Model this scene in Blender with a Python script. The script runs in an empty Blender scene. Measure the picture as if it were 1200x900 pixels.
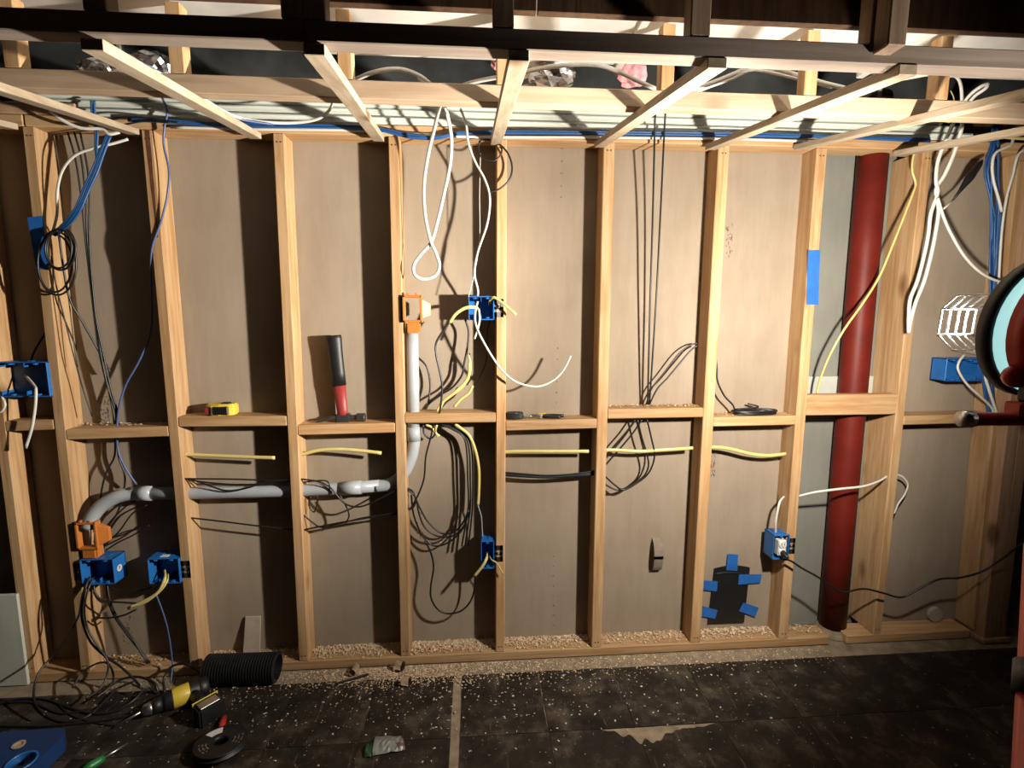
import bpy, bmesh, math, random
from mathutils import Vector, Matrix, noise as mnoise
sc = bpy.context.scene
col = sc.collection
R = random.Random(11)
# ---------------------------------------------------------------- camera
CX, CD, CZ, YAW, PIT, ROL, FPX = -0.1079, 1.9538, 1.4282, 0.0739, -0.1356, 0.0016, 600.0
C0 = Vector((CX, -CD, CZ))
FWD = Vector((math.sin(YAW)*math.cos(PIT), math.cos(YAW)*math.cos(PIT), math.sin(PIT)))
r0 = Vector((math.cos(YAW), -math.sin(YAW), 0)); u0 = r0.cross(FWD)
RT = r0*math.cos(ROL)+u0*math.sin(ROL); UP = u0*math.cos(ROL)-r0*math.sin(ROL)
cd = bpy.data.cameras.new('camera'); cam = bpy.data.objects.new('camera', cd); col.objects.link(cam)
cd.sensor_width = 36; cd.lens = FPX/1200*36; cd.clip_start = 0.02
m = Matrix((RT, UP, -FWD)).transposed().to_4x4(); m.translation = C0; cam.matrix_world = m
sc.camera = cam
# ---------------------------------------------------------------- world, exposure
w = bpy.data.worlds.new('world'); sc.world = w; w.use_nodes = True
w.node_tree.nodes['Background'].inputs[0].default_value = (1.0, 0.86, 0.72, 1)
w.node_tree.nodes['Background'].inputs[1].default_value = 0.002
vs = sc.view_settings; vs.view_transform = 'Standard'; vs.look = 'None'; vs.gamma = 1; vs.use_curve_mapping = False
vs.exposure = 1.25
LAMP_W = 64.0

def at(px, py, Y):
    d = FWD + RT*((px-600)/FPX) - UP*((py-450)/FPX)
    return C0 + d*((Y-C0.y)/d.y)
def atz(px, py, Z):
    d = FWD + RT*((px-600)/FPX) - UP*((py-450)/FPX)
    return C0 + d*((Z-C0.z)/d.z)
# ---------------------------------------------------------------- materials
def srgb(r, g, b):
    f = lambda c: (c/255/12.92) if c/255 <= .04045 else ((c/255+.055)/1.055)**2.4
    return (f(r), f(g), f(b), 1)
def newmat(name):
    mt = bpy.data.materials.new(name); mt.use_nodes = True
    nt = mt.node_tree; return mt, nt, nt.nodes['Principled BSDF']
def N(nt, t, **kw):
    n = nt.nodes.new(t)
    for k, v in kw.items():
        if k in n.inputs: n.inputs[k].default_value = v
        else: setattr(n, k, v)
    return n
def ramp(nt, fac, stops):
    n = nt.nodes.new('ShaderNodeValToRGB'); e = n.color_ramp.elements
    while len(e) < len(stops): e.new(.5)
    for i, (p, c) in enumerate(stops): e[i].position = p; e[i].color = c
    nt.links.new(fac, n.inputs[0]); return n.outputs[0]
def mixc(nt, fac, a, b, mode='MIX'):
    n = nt.nodes.new('ShaderNodeMix'); n.data_type = 'RGBA'; n.blend_type = mode
    for s, v in ((0, fac), (6, a), (7, b)):
        if isinstance(v, (int, float, tuple)): n.inputs[s].default_value = v
        else: nt.links.new(v, n.inputs[s])
    return n.outputs[2]
def coords(nt, scale, rnd=True):
    tc = N(nt, 'ShaderNodeTexCoord'); out = tc.outputs['Object']
    if rnd:
        oi = N(nt, 'ShaderNodeObjectInfo')
        mu = N(nt, 'ShaderNodeMath', operation='MULTIPLY'); nt.links.new(oi.outputs['Random'], mu.inputs[0]); mu.inputs[1].default_value = 43.0
        ad = N(nt, 'ShaderNodeVectorMath', operation='ADD'); nt.links.new(out, ad.inputs[0]); nt.links.new(mu.outputs[0], ad.inputs[1]); out = ad.outputs[0]
    mp = N(nt, 'ShaderNodeMapping'); mp.inputs['Scale'].default_value = scale; nt.links.new(out, mp.inputs['Vector'])
    return mp.outputs[0]
def bump(nt, b, h, s=.2, d=.002):
    n = N(nt, 'ShaderNodeBump', Strength=s, Distance=d); nt.links.new(h, n.inputs['Height']); nt.links.new(n.outputs[0], b.inputs['Normal'])
ALB = .70
def al(c): return tuple(x*ALB for x in c[:3])+(1,)
def wood(name, axis, light, dark, knot=(.16, .07, .025, 1), rough=.62):
    light, dark, knot = al(light), al(dark), al(knot)
    mt, nt, b = newmat(name)
    s = [1, 1, 1]; s['xyz'.index(axis)] = .05
    v = coords(nt, s)
    n1 = N(nt, 'ShaderNodeTexNoise', Scale=55, Detail=5, Roughness=.65); nt.links.new(v, n1.inputs['Vector'])
    s2 = [1, 1, 1]; s2['xyz'.index(axis)] = .12
    v2 = coords(nt, s2)
    n2 = N(nt, 'ShaderNodeTexNoise', Scale=9, Detail=3, Distortion=1.2); nt.links.new(v2, n2.inputs['Vector'])
    wv = N(nt, 'ShaderNodeMath', operation='MULTIPLY_ADD'); nt.links.new(n2.outputs[0], wv.inputs[0]); wv.inputs[1].default_value = 9.0; wv.inputs[2].default_value = 0
    fr = N(nt, 'ShaderNodeMath', operation='PINGPONG'); nt.links.new(wv.outputs[0], fr.inputs[0]); fr.inputs[1].default_value = 1
    c = ramp(nt, n1.outputs[0], [(.41, dark), (.57, light)])
    mid = tuple(.35*light[i]+.65*dark[i] for i in range(3))+(1,)
    c2 = ramp(nt, fr.outputs[0], [(.35, light), (1, mid)])
    c = mixc(nt, .45, c, c2)
    s3 = [1, 1, 1]; s3['xyz'.index(axis)] = .5
    v3 = coords(nt, s3)
    vo = N(nt, 'ShaderNodeTexVoronoi', Scale=4.2); nt.links.new(v3, vo.inputs['Vector'])
    k = ramp(nt, vo.outputs['Distance'], [(.07, (.85, .85, .85, 1)), (.15, (0, 0, 0, 1))])
    c = mixc(nt, k, c, knot)
    oi = N(nt, 'ShaderNodeObjectInfo')
    hv = N(nt, 'ShaderNodeHueSaturation'); mr = N(nt, 'ShaderNodeMapRange'); nt.links.new(oi.outputs['Random'], mr.inputs[0]); mr.inputs[3].default_value = .86; mr.inputs[4].default_value = 1.12
    nt.links.new(mr.outputs[0], hv.inputs['Value']); nt.links.new(c, hv.inputs['Color'])
    nt.links.new(hv.outputs[0], b.inputs['Base Color']); b.inputs['Roughness'].default_value = rough; b.inputs['Specular IOR Level'].default_value = .15
    bump(nt, b, n1.outputs[0], .25, .0015)
    return mt
def plain(name, c, rough=.5, metal=0, var=.12, scale=30, bmp=0, emit=None):
    mt, nt, b = newmat(name)
    v = coords(nt, (1, 1, 1)); n = N(nt, 'ShaderNodeTexNoise', Scale=scale, Detail=4); nt.links.new(v, n.inputs['Vector'])
    c = al(c) if metal < .5 else c
    lo = tuple(x*(1-var) for x in c[:3])+(1,); hi = tuple(min(1, x*(1+var)) for x in c[:3])+(1,)
    nt.links.new(ramp(nt, n.outputs[0], [(.3, lo), (.7, hi)]), b.inputs['Base Color'])
    b.inputs['Roughness'].default_value = rough; b.inputs['Metallic'].default_value = metal
    if bmp: bump(nt, b, n.outputs[0], bmp, .002)
    if emit: b.inputs['Emission Color'].default_value = emit[0]; b.inputs['Emission Strength'].default_value = emit[1]
    return mt
M = {}
LW, DW = (.63, .41, .22, 1), (.43, .22, .085, 1)
for ax in 'xyz': M['wood_'+ax] = wood('pine_'+ax, ax, LW, DW)
M['strip'] = wood('strip_wood', 'y', (.58, .47, .34, 1), (.40, .30, .20, 1))
M['rail'] = wood('rail_wood', 'x', (.66, .49, .34, 1), (.50, .34, .22, 1))
M['beam'] = wood('beam_wood', 'x', (.42, .34, .28, 1), (.28, .21, .165, 1))
M['hang'] = wood('hanger_wood', 'z', (.46, .33, .23, 1), (.28, .18, .12, 1))
M['redwood'] = wood('red_toned_wood', 'z', (.62, .40, .25, 1), (.42, .24, .14, 1))
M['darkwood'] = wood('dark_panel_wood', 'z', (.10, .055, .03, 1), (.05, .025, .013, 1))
def drywall(name, a, b_, streak):
    a, b_, streak = al(a), al(b_), al(streak)
    mt, nt, b = newmat(name)
    v = coords(nt, (1, 1, .18)); n = N(nt, 'ShaderNodeTexNoise', Scale=16, Detail=5, Roughness=.7); nt.links.new(v, n.inputs['Vector'])
    v2 = coords(nt, (1, 1, 1)); n2 = N(nt, 'ShaderNodeTexNoise', Scale=3.5, Detail=4); nt.links.new(v2, n2.inputs['Vector'])
    c = mixc(nt, .5, ramp(nt, n.outputs[0], [(.4, a), (.6, b_)]), ramp(nt, n2.outputs[0], [(.4, a), (.6, b_)]))
    n3 = N(nt, 'ShaderNodeTexNoise', Scale=5.5, Detail=7, Roughness=.7); nt.links.new(v2, n3.inputs['Vector'])
    c = mixc(nt, ramp(nt, n3.outputs[0], [(.69, (0, 0, 0, 1)), (.74, (.35, .35, .35, 1))]), c, streak)
    nt.links.new(c, b.inputs['Base Color']); b.inputs['Roughness'].default_value = .8; b.inputs['Specular IOR Level'].default_value = .08; bump(nt, b, n.outputs[0], .08, .001)
    return mt
M['dry'] = drywall('kraft_drywall', (.345, .272, .20, 1), (.41, .332, .252, 1), (.5, .44, .36, 1))
M['drygrey'] = drywall('grey_drywall', (.25, .245, .21, 1), (.30, .295, .255, 1), (.4, .38, .34, 1))
M['drypale'] = drywall('pale_drywall', (.52, .53, .46, 1), (.62, .63, .56, 1), (.7, .7, .66, 1))
def floor_mat():
    mt, nt, b = newmat('old_dark_tile'); b.inputs['Specular IOR Level'].default_value = .2
    v = coords(nt, (1, 1, 1)); n = N(nt, 'ShaderNodeTexNoise', Scale=9, Detail=8, Roughness=.7); nt.links.new(v, n.inputs['Vector'])
    c = ramp(nt, n.outputs[0], [(.36, (.008, .006, .0045, 1)), (.52, (.022, .017, .012, 1)), (.68, (.07, .055, .04, 1))])
    v2 = coords(nt, (1, .12, 1)); n2 = N(nt, 'ShaderNodeTexNoise', Scale=60, Detail=3); nt.links.new(v2, n2.inputs['Vector'])
    c = mixc(nt, ramp(nt, n2.outputs[0], [(.66, (0, 0, 0, 1)), (.78, (.5, .5, .5, 1))]), c, (.14, .115, .085, 1))
    v3 = coords(nt, (1, 1, 1)); n3 = N(nt, 'ShaderNodeTexNoise', Scale=70, Detail=2); nt.links.new(v3, n3.inputs['Vector'])
    c = mixc(nt, ramp(nt, n3.outputs[0], [(.70, (0, 0, 0, 1)), (.76, (.6, .6, .6, 1))]), c, (.3, .26, .2, 1))
    nt.links.new(c, b.inputs['Base Color'])
    nt.links.new(ramp(nt, n.outputs[0], [(.3, (.6,)*3+(1,)), (.7, (.95,)*3+(1,))]), b.inputs['Roughness']); bump(nt, b, n.outputs[0], .4, .003)
    return mt
M['tile'] = floor_mat()
M['concrete'] = plain('concrete', (.29, .225, .15, 1), .9, var=.3, scale=25, bmp=.3)
M['pvc'] = plain('grey_pvc', (.42, .45, .48, 1), .35, var=.05)
M['bluebox'] = plain('blue_plastic', (.02, .16, .50, 1), .35, var=.1)
M['bluetape'] = plain('blue_tape', (.015, .14, .50, 1), .6, var=.15)
M['orange'] = plain('orange_plastic', (.60, .19, .035, 1), .45, var=.08)
M['black'] = plain('black_cable', (.012, .012, .013, 1), .4, var=.2)
M['rubber'] = plain('black_rubber', (.009, .009, .010, 1), .5, var=.2)
M['white'] = plain('white_cable', (.80, .77, .70, 1), .4, var=.04)
M['yellow'] = plain('yellow_cable', (.76, .62, .22, 1), .4, var=.06)
M['bluecable'] = plain('blue_cable', (.02, .10, .30, 1), .45, var=.1)
M['bluegrey'] = plain('blue_grey_cable', (.08, .12, .28, 1), .4, var=.1)
M['redpipe'] = plain('red_brown_pipe', (.15, .014, .008, 1), .5, var=.15, scale=12)
M['redpipe'].node_tree.nodes['Principled BSDF'].inputs['Specular IOR Level'].default_value = .2
M['steel'] = plain('steel', (.55, .55, .55, 1), .35, 1, var=.1)
M['darksteel'] = plain('dark_steel', (.10, .095, .09, 1), .4, .8, var=.2)
M['red'] = plain('red_paint', (.55, .035, .02, 1), .35, var=.08)
M['redhandle'] = plain('red_handle', (.32, .035, .03, 1), .5, var=.1)
M['yellowplastic'] = plain('yellow_plastic', (.75, .55, .06, 1), .4, var=.05)
M['wire'] = plain('white_wire_guard', (.85, .85, .85, 1), .4, var=.03)
M['galv'] = plain('galvanized_metal', (.78, .77, .74, 1), .35, .6, var=.12, scale=7, bmp=.15)
M['darkgalv'] = plain('dark_sheet_metal', (.17, .18, .18, 1), .3, .8, var=.5, scale=5)
M['trimwhite'] = plain('primed_white', (.78, .82, .74, 1), .45, var=.05, scale=8)
M['foil'] = plain('foil', (.8, .8, .82, 1), .22, 1, var=.1, bmp=.8)
M['pink'] = plain('pink_insulation', (.75, .34, .36, 1), .95, var=.3, scale=60, bmp=.8)
M['chip'] = plain('wood_chip', (.78, .58, .38, 1), .7, var=.25, scale=80)
M['debris'] = plain('pale_debris', (.62, .54, .43, 1), .8, var=.3, scale=80)
M['ink'] = plain('ink', (.06, .05, .045, 1), .8)
M['inkbrown'] = plain('brown_ink', (.16, .10, .065, 1), .8)
M['card'] = plain('curled_card', (.50, .41, .32, 1), .7, var=.1)
M['wrapper'] = plain('wrapper_foil', (.62, .66, .60, 1), .3, .3, var=.1, scale=60)
M['green'] = plain('green_plastic', (.02, .22, .05, 1), .4)
M['lens'] = plain('lens_ring', (.55, .80, .80, 1), .3, var=.03, emit=((.5, .95, .95, 1), .3))
M['bulb'] = plain('lit_bulb', (1, .95, .85, 1), .5, emit=((1, .9, .75, 1), 4))
M['tarp'] = plain('blue_tarp', (.02, .05, .16, 1), .6, var=.4, scale=4)
M['whiteplastic'] = plain('white_plastic', (.8, .8, .78, 1), .4, var=.03)
M['bluetray'] = plain('blue_tray', (.008, .04, .15, 1), .5, var=.1)
# ---------------------------------------------------------------- mesh helpers
def link(name, bm, mat, parent=None, smooth=False):
    me = bpy.data.meshes.new(name); bmesh.ops.recalc_face_normals(bm, faces=bm.faces[:]); bm.to_mesh(me); bm.free()
    me.materials.append(M[mat] if isinstance(mat, str) else mat)
    if smooth:
        for p in me.polygons: p.use_smooth = True
    o = bpy.data.objects.new(name, me); col.objects.link(o)
    if parent is not None:
        o.parent = parent
        pm = Matrix.Translation(parent.get('_org', (0, 0, 0))) if '_org' in parent else Matrix()
        o.matrix_parent_inverse = pm.inverted()
    return o
def tag(o, label, cat, group=None, kind=None):
    o['label'] = label; o['category'] = cat
    if group: o['group'] = group
    if kind: o['kind'] = kind
    return o
def thing(name, label, cat, loc=(0, 0, 0), group=None, kind=None):
    o = bpy.data.objects.new(name, None); col.objects.link(o); o.location = loc; o.empty_display_size = .05
    o['_org'] = tuple(loc); return tag(o, label, cat, group, kind)
def bx(bm, x0, x1, y0, y1, z0, z1, bev=0, mat4=None):
    b2 = bmesh.new(); bmesh.ops.create_cube(b2, size=1)
    for v in b2.verts:
        v.co = Vector((x0+(v.co.x+.5)*(x1-x0), y0+(v.co.y+.5)*(y1-y0), z0+(v.co.z+.5)*(z1-z0)))
    if bev: bmesh.ops.bevel(b2, geom=b2.edges[:], offset=bev, segments=2 if bev > .004 else 1, affect='EDGES')
    if mat4 is not None: bmesh.ops.transform(b2, matrix=mat4, verts=b2.verts)
    merge(bm, b2); return bm
def merge(bm, b2):
    me = bpy.data.meshes.new('t'); b2.to_mesh(me); b2.free(); bm.from_mesh(me); bpy.data.meshes.remove(me)
def box(name, mat, parent, *a, **k):
    bm = bmesh.new(); bx(bm, *a, **k); return link(name, bm, mat, parent)
def hexa(bm, pts, bev=.003):
    """eight corners: bottom ring 4, top ring 4"""
    b2 = bmesh.new(); v = [b2.verts.new(p) for p in pts]
    for f in ((3, 2, 1, 0), (4, 5, 6, 7), (0, 1, 5, 4), (1, 2, 6, 5), (2, 3, 7, 6), (3, 0, 4, 7)): b2.faces.new([v[i] for i in f])
    bmesh.ops.recalc_face_normals(b2, faces=b2.faces[:])
    if bev: bmesh.ops.bevel(b2, geom=b2.edges[:], offset=bev, segments=1, affect='EDGES')
    merge(bm, b2)
def smoothpath(P, per=6):
    P = [Vector(p) for p in P]
    if len(P) < 3: return P
    Q = [2*P[0]-P[1]]+P+[2*P[-1]-P[-2]]; out = []
    for i in range(1, len(Q)-2):
        a, b, c, d = Q[i-1:i+3]
        for k in range(per):
            t = k/per
            out.append(.5*((2*b)+(c-a)*t+(2*a-5*b+4*c-d)*t*t+(3*b-a-3*c+d)*t**3))
    out.append(P[-1]); return out
def tube(bm, P, r, n=7, flat=None, closed=False, ref=None):
    P = [Vector(p) for p in P]; rings = []; L = len(P); nrm = None
    for i, p in enumerate(P):
        if closed: t = (P[(i+1) % L]-P[i-1])
        else: t = P[min(i+1, L-1)]-P[max(i-1, 0)]
        if t.length < 1e-9: t = Vector((0, 0, 1))
        t.normalize()
        if flat or ref is not None:
            rf = Vector(ref) if ref is not None else Vector((0, 1, 0))
            a = t.cross(rf)
            if a.length < .15: a = t.cross(Vector((1, 0, 0)))
            a.normalize(); b = a.cross(t)
        else:
            if nrm is None:
                nrm = t.cross(Vector((0, 1, 0)))
                if nrm.length < .1: nrm = t.cross(Vector((1, 0, 0)))
            nrm = (nrm - t*nrm.dot(t)); nrm.normalize(); a = nrm; b = a.cross(t)
        rr = r[i] if isinstance(r, (list, tuple)) else r
        rings.append([bm.verts.new(p+a*(math.cos(2*math.pi*k/n)*rr)+b*(math.sin(2*math.pi*k/n)*rr*(flat or 1))) for k in range(n)])
    for i in range(L if closed else L-1):
        A, B = rings[i], rings[(i+1) % L]
        for k in range(n): bm.faces.new((A[k], A[(k+1) % n], B[(k+1) % n], B[k]))
    if not closed:
        bm.faces.new(rings[0][::-1]); bm.faces.new(rings[-1])
def lathe(bm, prof, n=24, mat4=None):
    """profile (r, h) about local z"""
    rings = []
    for r, h in prof:
        rings.append([bm.verts.new(Vector((r*math.cos(2*math.pi*k/n), r*math.sin(2*math.pi*k/n), h))) for k in range(n)])
    for A, B in zip(rings, rings[1:]):
        for k in range(n): bm.faces.new((A[k], A[(k+1) % n], B[(k+1) % n], B[k]))
    if prof[0][0] > 1e-6: bm.faces.new(rings[0][::-1])
    if prof[-1][0] > 1e-6: bm.faces.new(rings[-1])
    bmesh.ops.remove_doubles(bm, verts=[v for q in rings for v in q], dist=1e-6)
    if mat4 is not None: bmesh.ops.transform(bm, matrix=mat4, verts=bm.verts)
def frame(org, zax, xhint=(0, 0, 1)):
    z = Vector(zax).normalized(); x = Vector(xhint) - z*Vector(xhint).dot(z); x.normalize(); y = z.cross(x)
    mm = Matrix((x, y, z)).transposed().to_4x4(); mm.translation = Vector(org); return mm
def part_tube(name, mat, parent, P, r, smooth=True, **k):
    bm = bmesh.new(); tube(bm, P, r, **k); return link(name, bm, mat, parent, smooth)
def cable(label, pts, Y, r, mat, group=None, flat=None, per=6, name='cable', cat='cable', n=7):
    P = [at(p[0], p[1], p[2] if len(p) > 2 else Y) for p in pts]
    bm = bmesh.new(); tube(bm, smoothpath(P, per), r, n=n, flat=flat)
    return tag(link(name, bm, mat, None, True), label, cat, group)
def jit(pts, s, rr): return [tuple([p[0]+rr.uniform(-s, s), p[1]+rr.uniform(-s, s)*.5]+list(p[2:])) for p in pts]

BD = .089   # stud depth: the drywall stands behind it
ZT = 2.057  # stud tops
# ================================================================ STRUCTURE
wall = thing('wall_back', 'open stud wall of pale pine with tan drywall behind the studs', 'wall', (0, 0, 0), kind='structure')
SB = [(38, 803), (101, 790), (228, 777), (356, 776), (475, 771), (586, 764), (699, 759), (815, 753), (918, 749), (1028, 742)]
ST = [(-44, 146), (33, 151), (172, 154), (326, 157), (461, 160), (588, 163), (714, 165), (849, 168), (964, 171), (1088, 175)]
studX = []
for (bxp, byp), (tx, ty) in zip(SB, ST):
    studX.append((at(bxp, byp, 0).x, at(tx, ty, 0).x))
studX.append((at(1139, 738, 0).x+.022, at(1199, 180, 0).x+.0))
DP = [BD]*11; DP[9] = .15; DP[8] = .15
HW = [.019]*11; HW[7] = .022; HW[6] = .021; HW[8] = .021
for i, (xb, xt) in enumerate(studX):
    h = HW[i]; bm = bmesh.new()
    d_ = DP[i]; hexa(bm, [(xb-h, 0, .038), (xb+h, 0, .038), (xb+h, d_, .038), (xb-h, d_, .038), (xt-h, 0, ZT), (xt+h, 0, ZT), (xt+h, d_, ZT), (xt-h, d_, ZT)])
    o = link('stud', bm, 'wood_z', wall)
    if i == 2:   # pitch streak near the top
        b2 = bmesh.new()
        pts = []
        for k in range(13):
            t = k/12; z = ZT-.002-t*.36; xx = xt+(xb-xt)*(ZT-z)/2.0
            wd = (.0065*(1-t)**.6+.0008)*(1+.35*mnoise.noise(Vector((t*9, 1, 3))))
            pts.append((xx+.002+.004*t, wd, z))
        vv = [[b2.verts.new((x+s*w_, -.0012, z)) for s in (-1, 1)] for x, w_, z in pts]
        for a, b in zip(vv, vv[1:]): b2.faces.new((a[0], a[1], b[1], b[0]))
        st = link('pitch_streak', b2, plain('dark_pitch', (.13, .045, .02, 1), .6, var=.4, scale=40), o)
    b2 = bmesh.new()   # nail heads near the foot and the top
    for (zz, xx) in ((.062, xb), (ZT-.03, xt)):
        for s in (-.006, .007):
            lathe(b2, [(.0001, .001), (.0028, .0008), (.0028, 0)], 6, Matrix()) if False else None
            bx(b2, xx+s-.0022, xx+s+.0022, -.0012, .001, zz-.0022, zz+.0022)
    link('nail_head', b2, 'darksteel', o)
def sx(i, z): a, b = studX[i]; return a+(b-a)*(z-.038)/(ZT-.038)
# blocking rows: bottom-edge pixel y at the left and right end of each bay
BLK = [(0, 505, 503), (1, 515, 511), (2, 500, 499), (3, 510, 507), (4, 496, 495), (5, 505, 502), (6, 491, 489), (7, 500, 498), (9, 498, 495)]
blkz = {}
for i, ya, yb in BLK:
    xa, xb = sx(i, .9)+HW[i], sx(i+1, .9)-HW[i+1]
    za = at(600, ya, 0); 
    pa = at(585+ (xa/.406)*118, ya, 0).z; pb = at(585+(xb/.406)*118, yb, 0).z
    blkz[i] = (pa+pb)/2+.038
    bm = bmesh.new()
    hexa(bm, [(xa, 0, pa), (xb, 0, pb), (xb, BD, pb), (xa, BD, pa), (xa, 0, pa+.038), (xb, 0, pb+.038), (xb, BD, pb+.038), (xa, BD, pa+.038)])
    link('blocking', bm, 'wood_x', wall)
p0, p1 = at(945, 487, 0), at(1050, 485, 0)
box('blocking', 'wood_x', wall, sx(8, .85)+HW[8], sx(9, .85)-HW[9], 0, .038, p0.z, p0.z+.085, bev=.003)
xgap0, xgap1 = atz(968, 742, .038).x, atz(989, 742, .038).x
xpost = atz(1140, 752, 0).x
box('bottom_plate', 'wood_x', wall, -2.6, xgap0, 0, BD, 0, .038, bev=.003)
box('bottom_plate', 'wood_x', wall, xgap1, xpost+.01, 0, BD, 0, .038, bev=.003)
box('top_plate', 'wood_x', wall, -1.62, 2.6, 0, BD, ZT, ZT+.038, bev=.003)
box('top_plate', M['redwood'], wall, -2.6, -1.45, -.004, BD, ZT+.039, ZT+.077, bev=.003)
box('top_plate', 'wood_x', wall, -2.6, -1.625, 0, BD, ZT, ZT+.038, bev=.003)
edges = [-2.6, sx(2, 1), sx(5, 1), sx(8, 1), sx(9, 1), 2.35]
for k in range(5):
    box('drywall_sheet', 'drygrey' if k == 3 else 'dry', wall, edges[k]+.001, edges[k+1]-.001, BD+(.061 if k == 3 else 0), BD+.012+(.061 if k == 3 else 0), .0, ZT+.05)
# white strip of joint board behind the red pipe
box('white_patch', 'drypale', wall, at(946, 450, .14).x, at(1036, 450, .14).x, .138, .15, at(980, 474, .14).z, at(980, 441, .14).z, bev=.001)
# printed fastener columns and stamps on the paper
def marks(pts, s=.003, mat='inkbrown', parent=wall):
    bm = bmesh.new()
    for k, (px, py) in enumerate(pts):
        p = at(px, py, BD-.0006); q = s*R.uniform(.7, 1.1)
        if k % 4 == 2: bx(bm, p.x-q*1.6, p.x+q*1.6, BD-.0008, BD+.001, p.z-q*.4, p.z+q*.4)
        elif k % 4 == 3:
            v = [bm.verts.new((p.x+dx*q, BD-.0007, p.z+dz*q)) for dx, dz in ((-1.2, -1), (1.2, -1), (0, 1.2))]; bm.faces.new(v)
        else:
            v = [bm.verts.new((p.x+1.3*q*math.cos(t*1.0472), BD-.0007, p.z+1.1*q*math.sin(t*1.0472))) for t in range(6)]; bm.faces.new(v)
    o = link('fastener_marks', bm, mat, parent); o['kind'] = 'stuff'; o['label'] = 'column of small dark printed fastener marks'; return o
marks([(658.5, 174), (658.3, 189), (658, 203), (657.5, 218), (657.5, 231)])
marks([(653.5, 408), (653.3, 421), (653, 434), (652.5, 447), (652, 460), (652, 472)])
marks([(648.5, 652+k*11.5) for k in range(8)])
def stamp(x0, x1, y0, y1, n):
    bm = bmesh.new(); rr = random.Random(int(x0))
    for k in range(n):
        p = at(rr.uniform(x0, x1), rr.uniform(y0, y1), BD); a, b = rr.choice(((.0012, .004), (.004, .0012), (.002, .002), (.0012, .006)))
        bx(bm, p.x-a, p.x+a, BD-.0008, BD+.001, p.z-b, p.z+b)
    o = link('printed_stamp', bm, 'inkbrown', wall); o['kind'] = 'stuff'; o['label'] = 'faint illegible printed stamp on drywall paper'
stamp(851, 858, 262, 302, 26); stamp(832, 838, 530, 558, 24); stamp(115, 129, 463, 495, 34); stamp(145, 155, 722, 755, 22); stamp(488, 498, 585, 640, 10)
# corner post at the right end
pc0 = atz(1140, 748, 0)
post = thing('corner_post', 'reddish double-stud corner post at the right end of the wall', 'post', (pc0.x+.07, .0, 0), kind='structure')
xt0 = at(1212, 180, -.035).x
for k, (a, b, yy, mm) in enumerate(((0.012, .072, -.035, 'redwood'), (.074, .128, -.03, 'redwood'))):
    bm = bmesh.new(); X0, X1 = pc0.x+a, pc0.x+b; T0, T1 = xt0+a, xt0+b
    hexa(bm, [(X0, yy, .0), (X1, yy, .0), (X1, BD, .0), (X0, BD, .0), (T0, yy, ZT), (T1, yy, ZT), (T1, BD, ZT), (T0, BD, ZT)], .005)
    link('post_stud', bm, mm, post)
box('foot_collar', 'redwood', post, pc0.x+.004, pc0.x+.135, -.045, BD, 0, .022, bev=.004)
# ---- floor
floor = thing('floor', 'dark worn tile floor with bare concrete showing at joints', 'floor', (0, 0, 0), kind='structure')
box('slab', 'concrete', floor, -5, 6, -4.5, 4, -.1, -.004)
YT = -.075; TS = .305
jx = atz(534, 840, 0).x     # wide bare joint
def tile(x0, x1, y0, y1, notch=None):
    bm = bmesh.new(); pts = []
    n = 40 if notch else 10
    def edge(a, b, amp):
        for k in range(n):
            t = k/n; p = Vector(a).lerp(Vector(b), t)
            d = (Vector(b)-Vector(a)).normalized(); nn = Vector((d.y, -d.x, 0))
            pts.append(p - nn*(amp*abs(mnoise.noise(Vector((p.x*31, p.y*31, 4.2))))+.0006))
    edge((x0, y0, 0), (x1, y0, 0), .004); edge((x1, y0, 0), (x1, y1, 0), .004)
    s = len(pts); edge((x1, y1, 0), (x0, y1, 0), .004)
    if notch:
        for k in range(s, len(pts)): pts[k].y -= notch(pts[k].x)
    edge((x0, y1, 0), (x0, y0, 0), .004)
    if notch:      # broken back edge: built as narrow columns
        bm.free(); bm = bmesh.new(); K = 70; cols = []
        for k in range(K+1):
            x = x0+.0006+(x1-x0-.0012)*k/K; yb = y1-.001-notch(x); cols.append([bm.verts.new((x, y0+.001, 0)), bm.verts.new((x, yb, 0)), bm.verts.new((x, yb, -.0035)), bm.verts.new((x, y0+.001, -.0035))])
        for a, b in zip(cols, cols[1:]):
            for i in range(3): bm.faces.new((a[i], b[i], b[i+1], a[i+1]))
        bm.faces.new(cols[0]); bm.faces.new(cols[-1][::-1])
        return link('tile', bm, 'tile', floor)
    top = [bm.verts.new(p) for p in pts]; bot = [bm.verts.new(p+Vector((0, 0, -.0035))) for p in pts]
    ft = bm.faces.new(top); bmesh.ops.triangulate(bm, faces=[ft])
    for k in range(len(pts)): bm.faces.new((top[k], bot[k], bot[(k+1) % len(pts)], top[(k+1) % len(pts)]))
    return link('tile', bm, 'tile', floor)
na, nb = atz(704, 864, 0), atz(845, 853, 0)
def notch1(x):
    t = (x-na.x)/(nb.x-na.x)
    if not 0 < t < 1: return 0
    return (.05*math.exp(-((t-.38)/.17)**2)+.016)*(1+.5*mnoise.noise(Vector((x*40, 2, 1))))*min(1, t*6, (1-t)*6)
nc, ndd = atz(1030, 893, 0), atz(1085, 890, 0)
def notch2(x):
    t = (x-nc.x)/(ndd.x-nc.x)
    return .03*min(1, t*6, (1-t)*6) if 0 < t < 1 else 0
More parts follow.
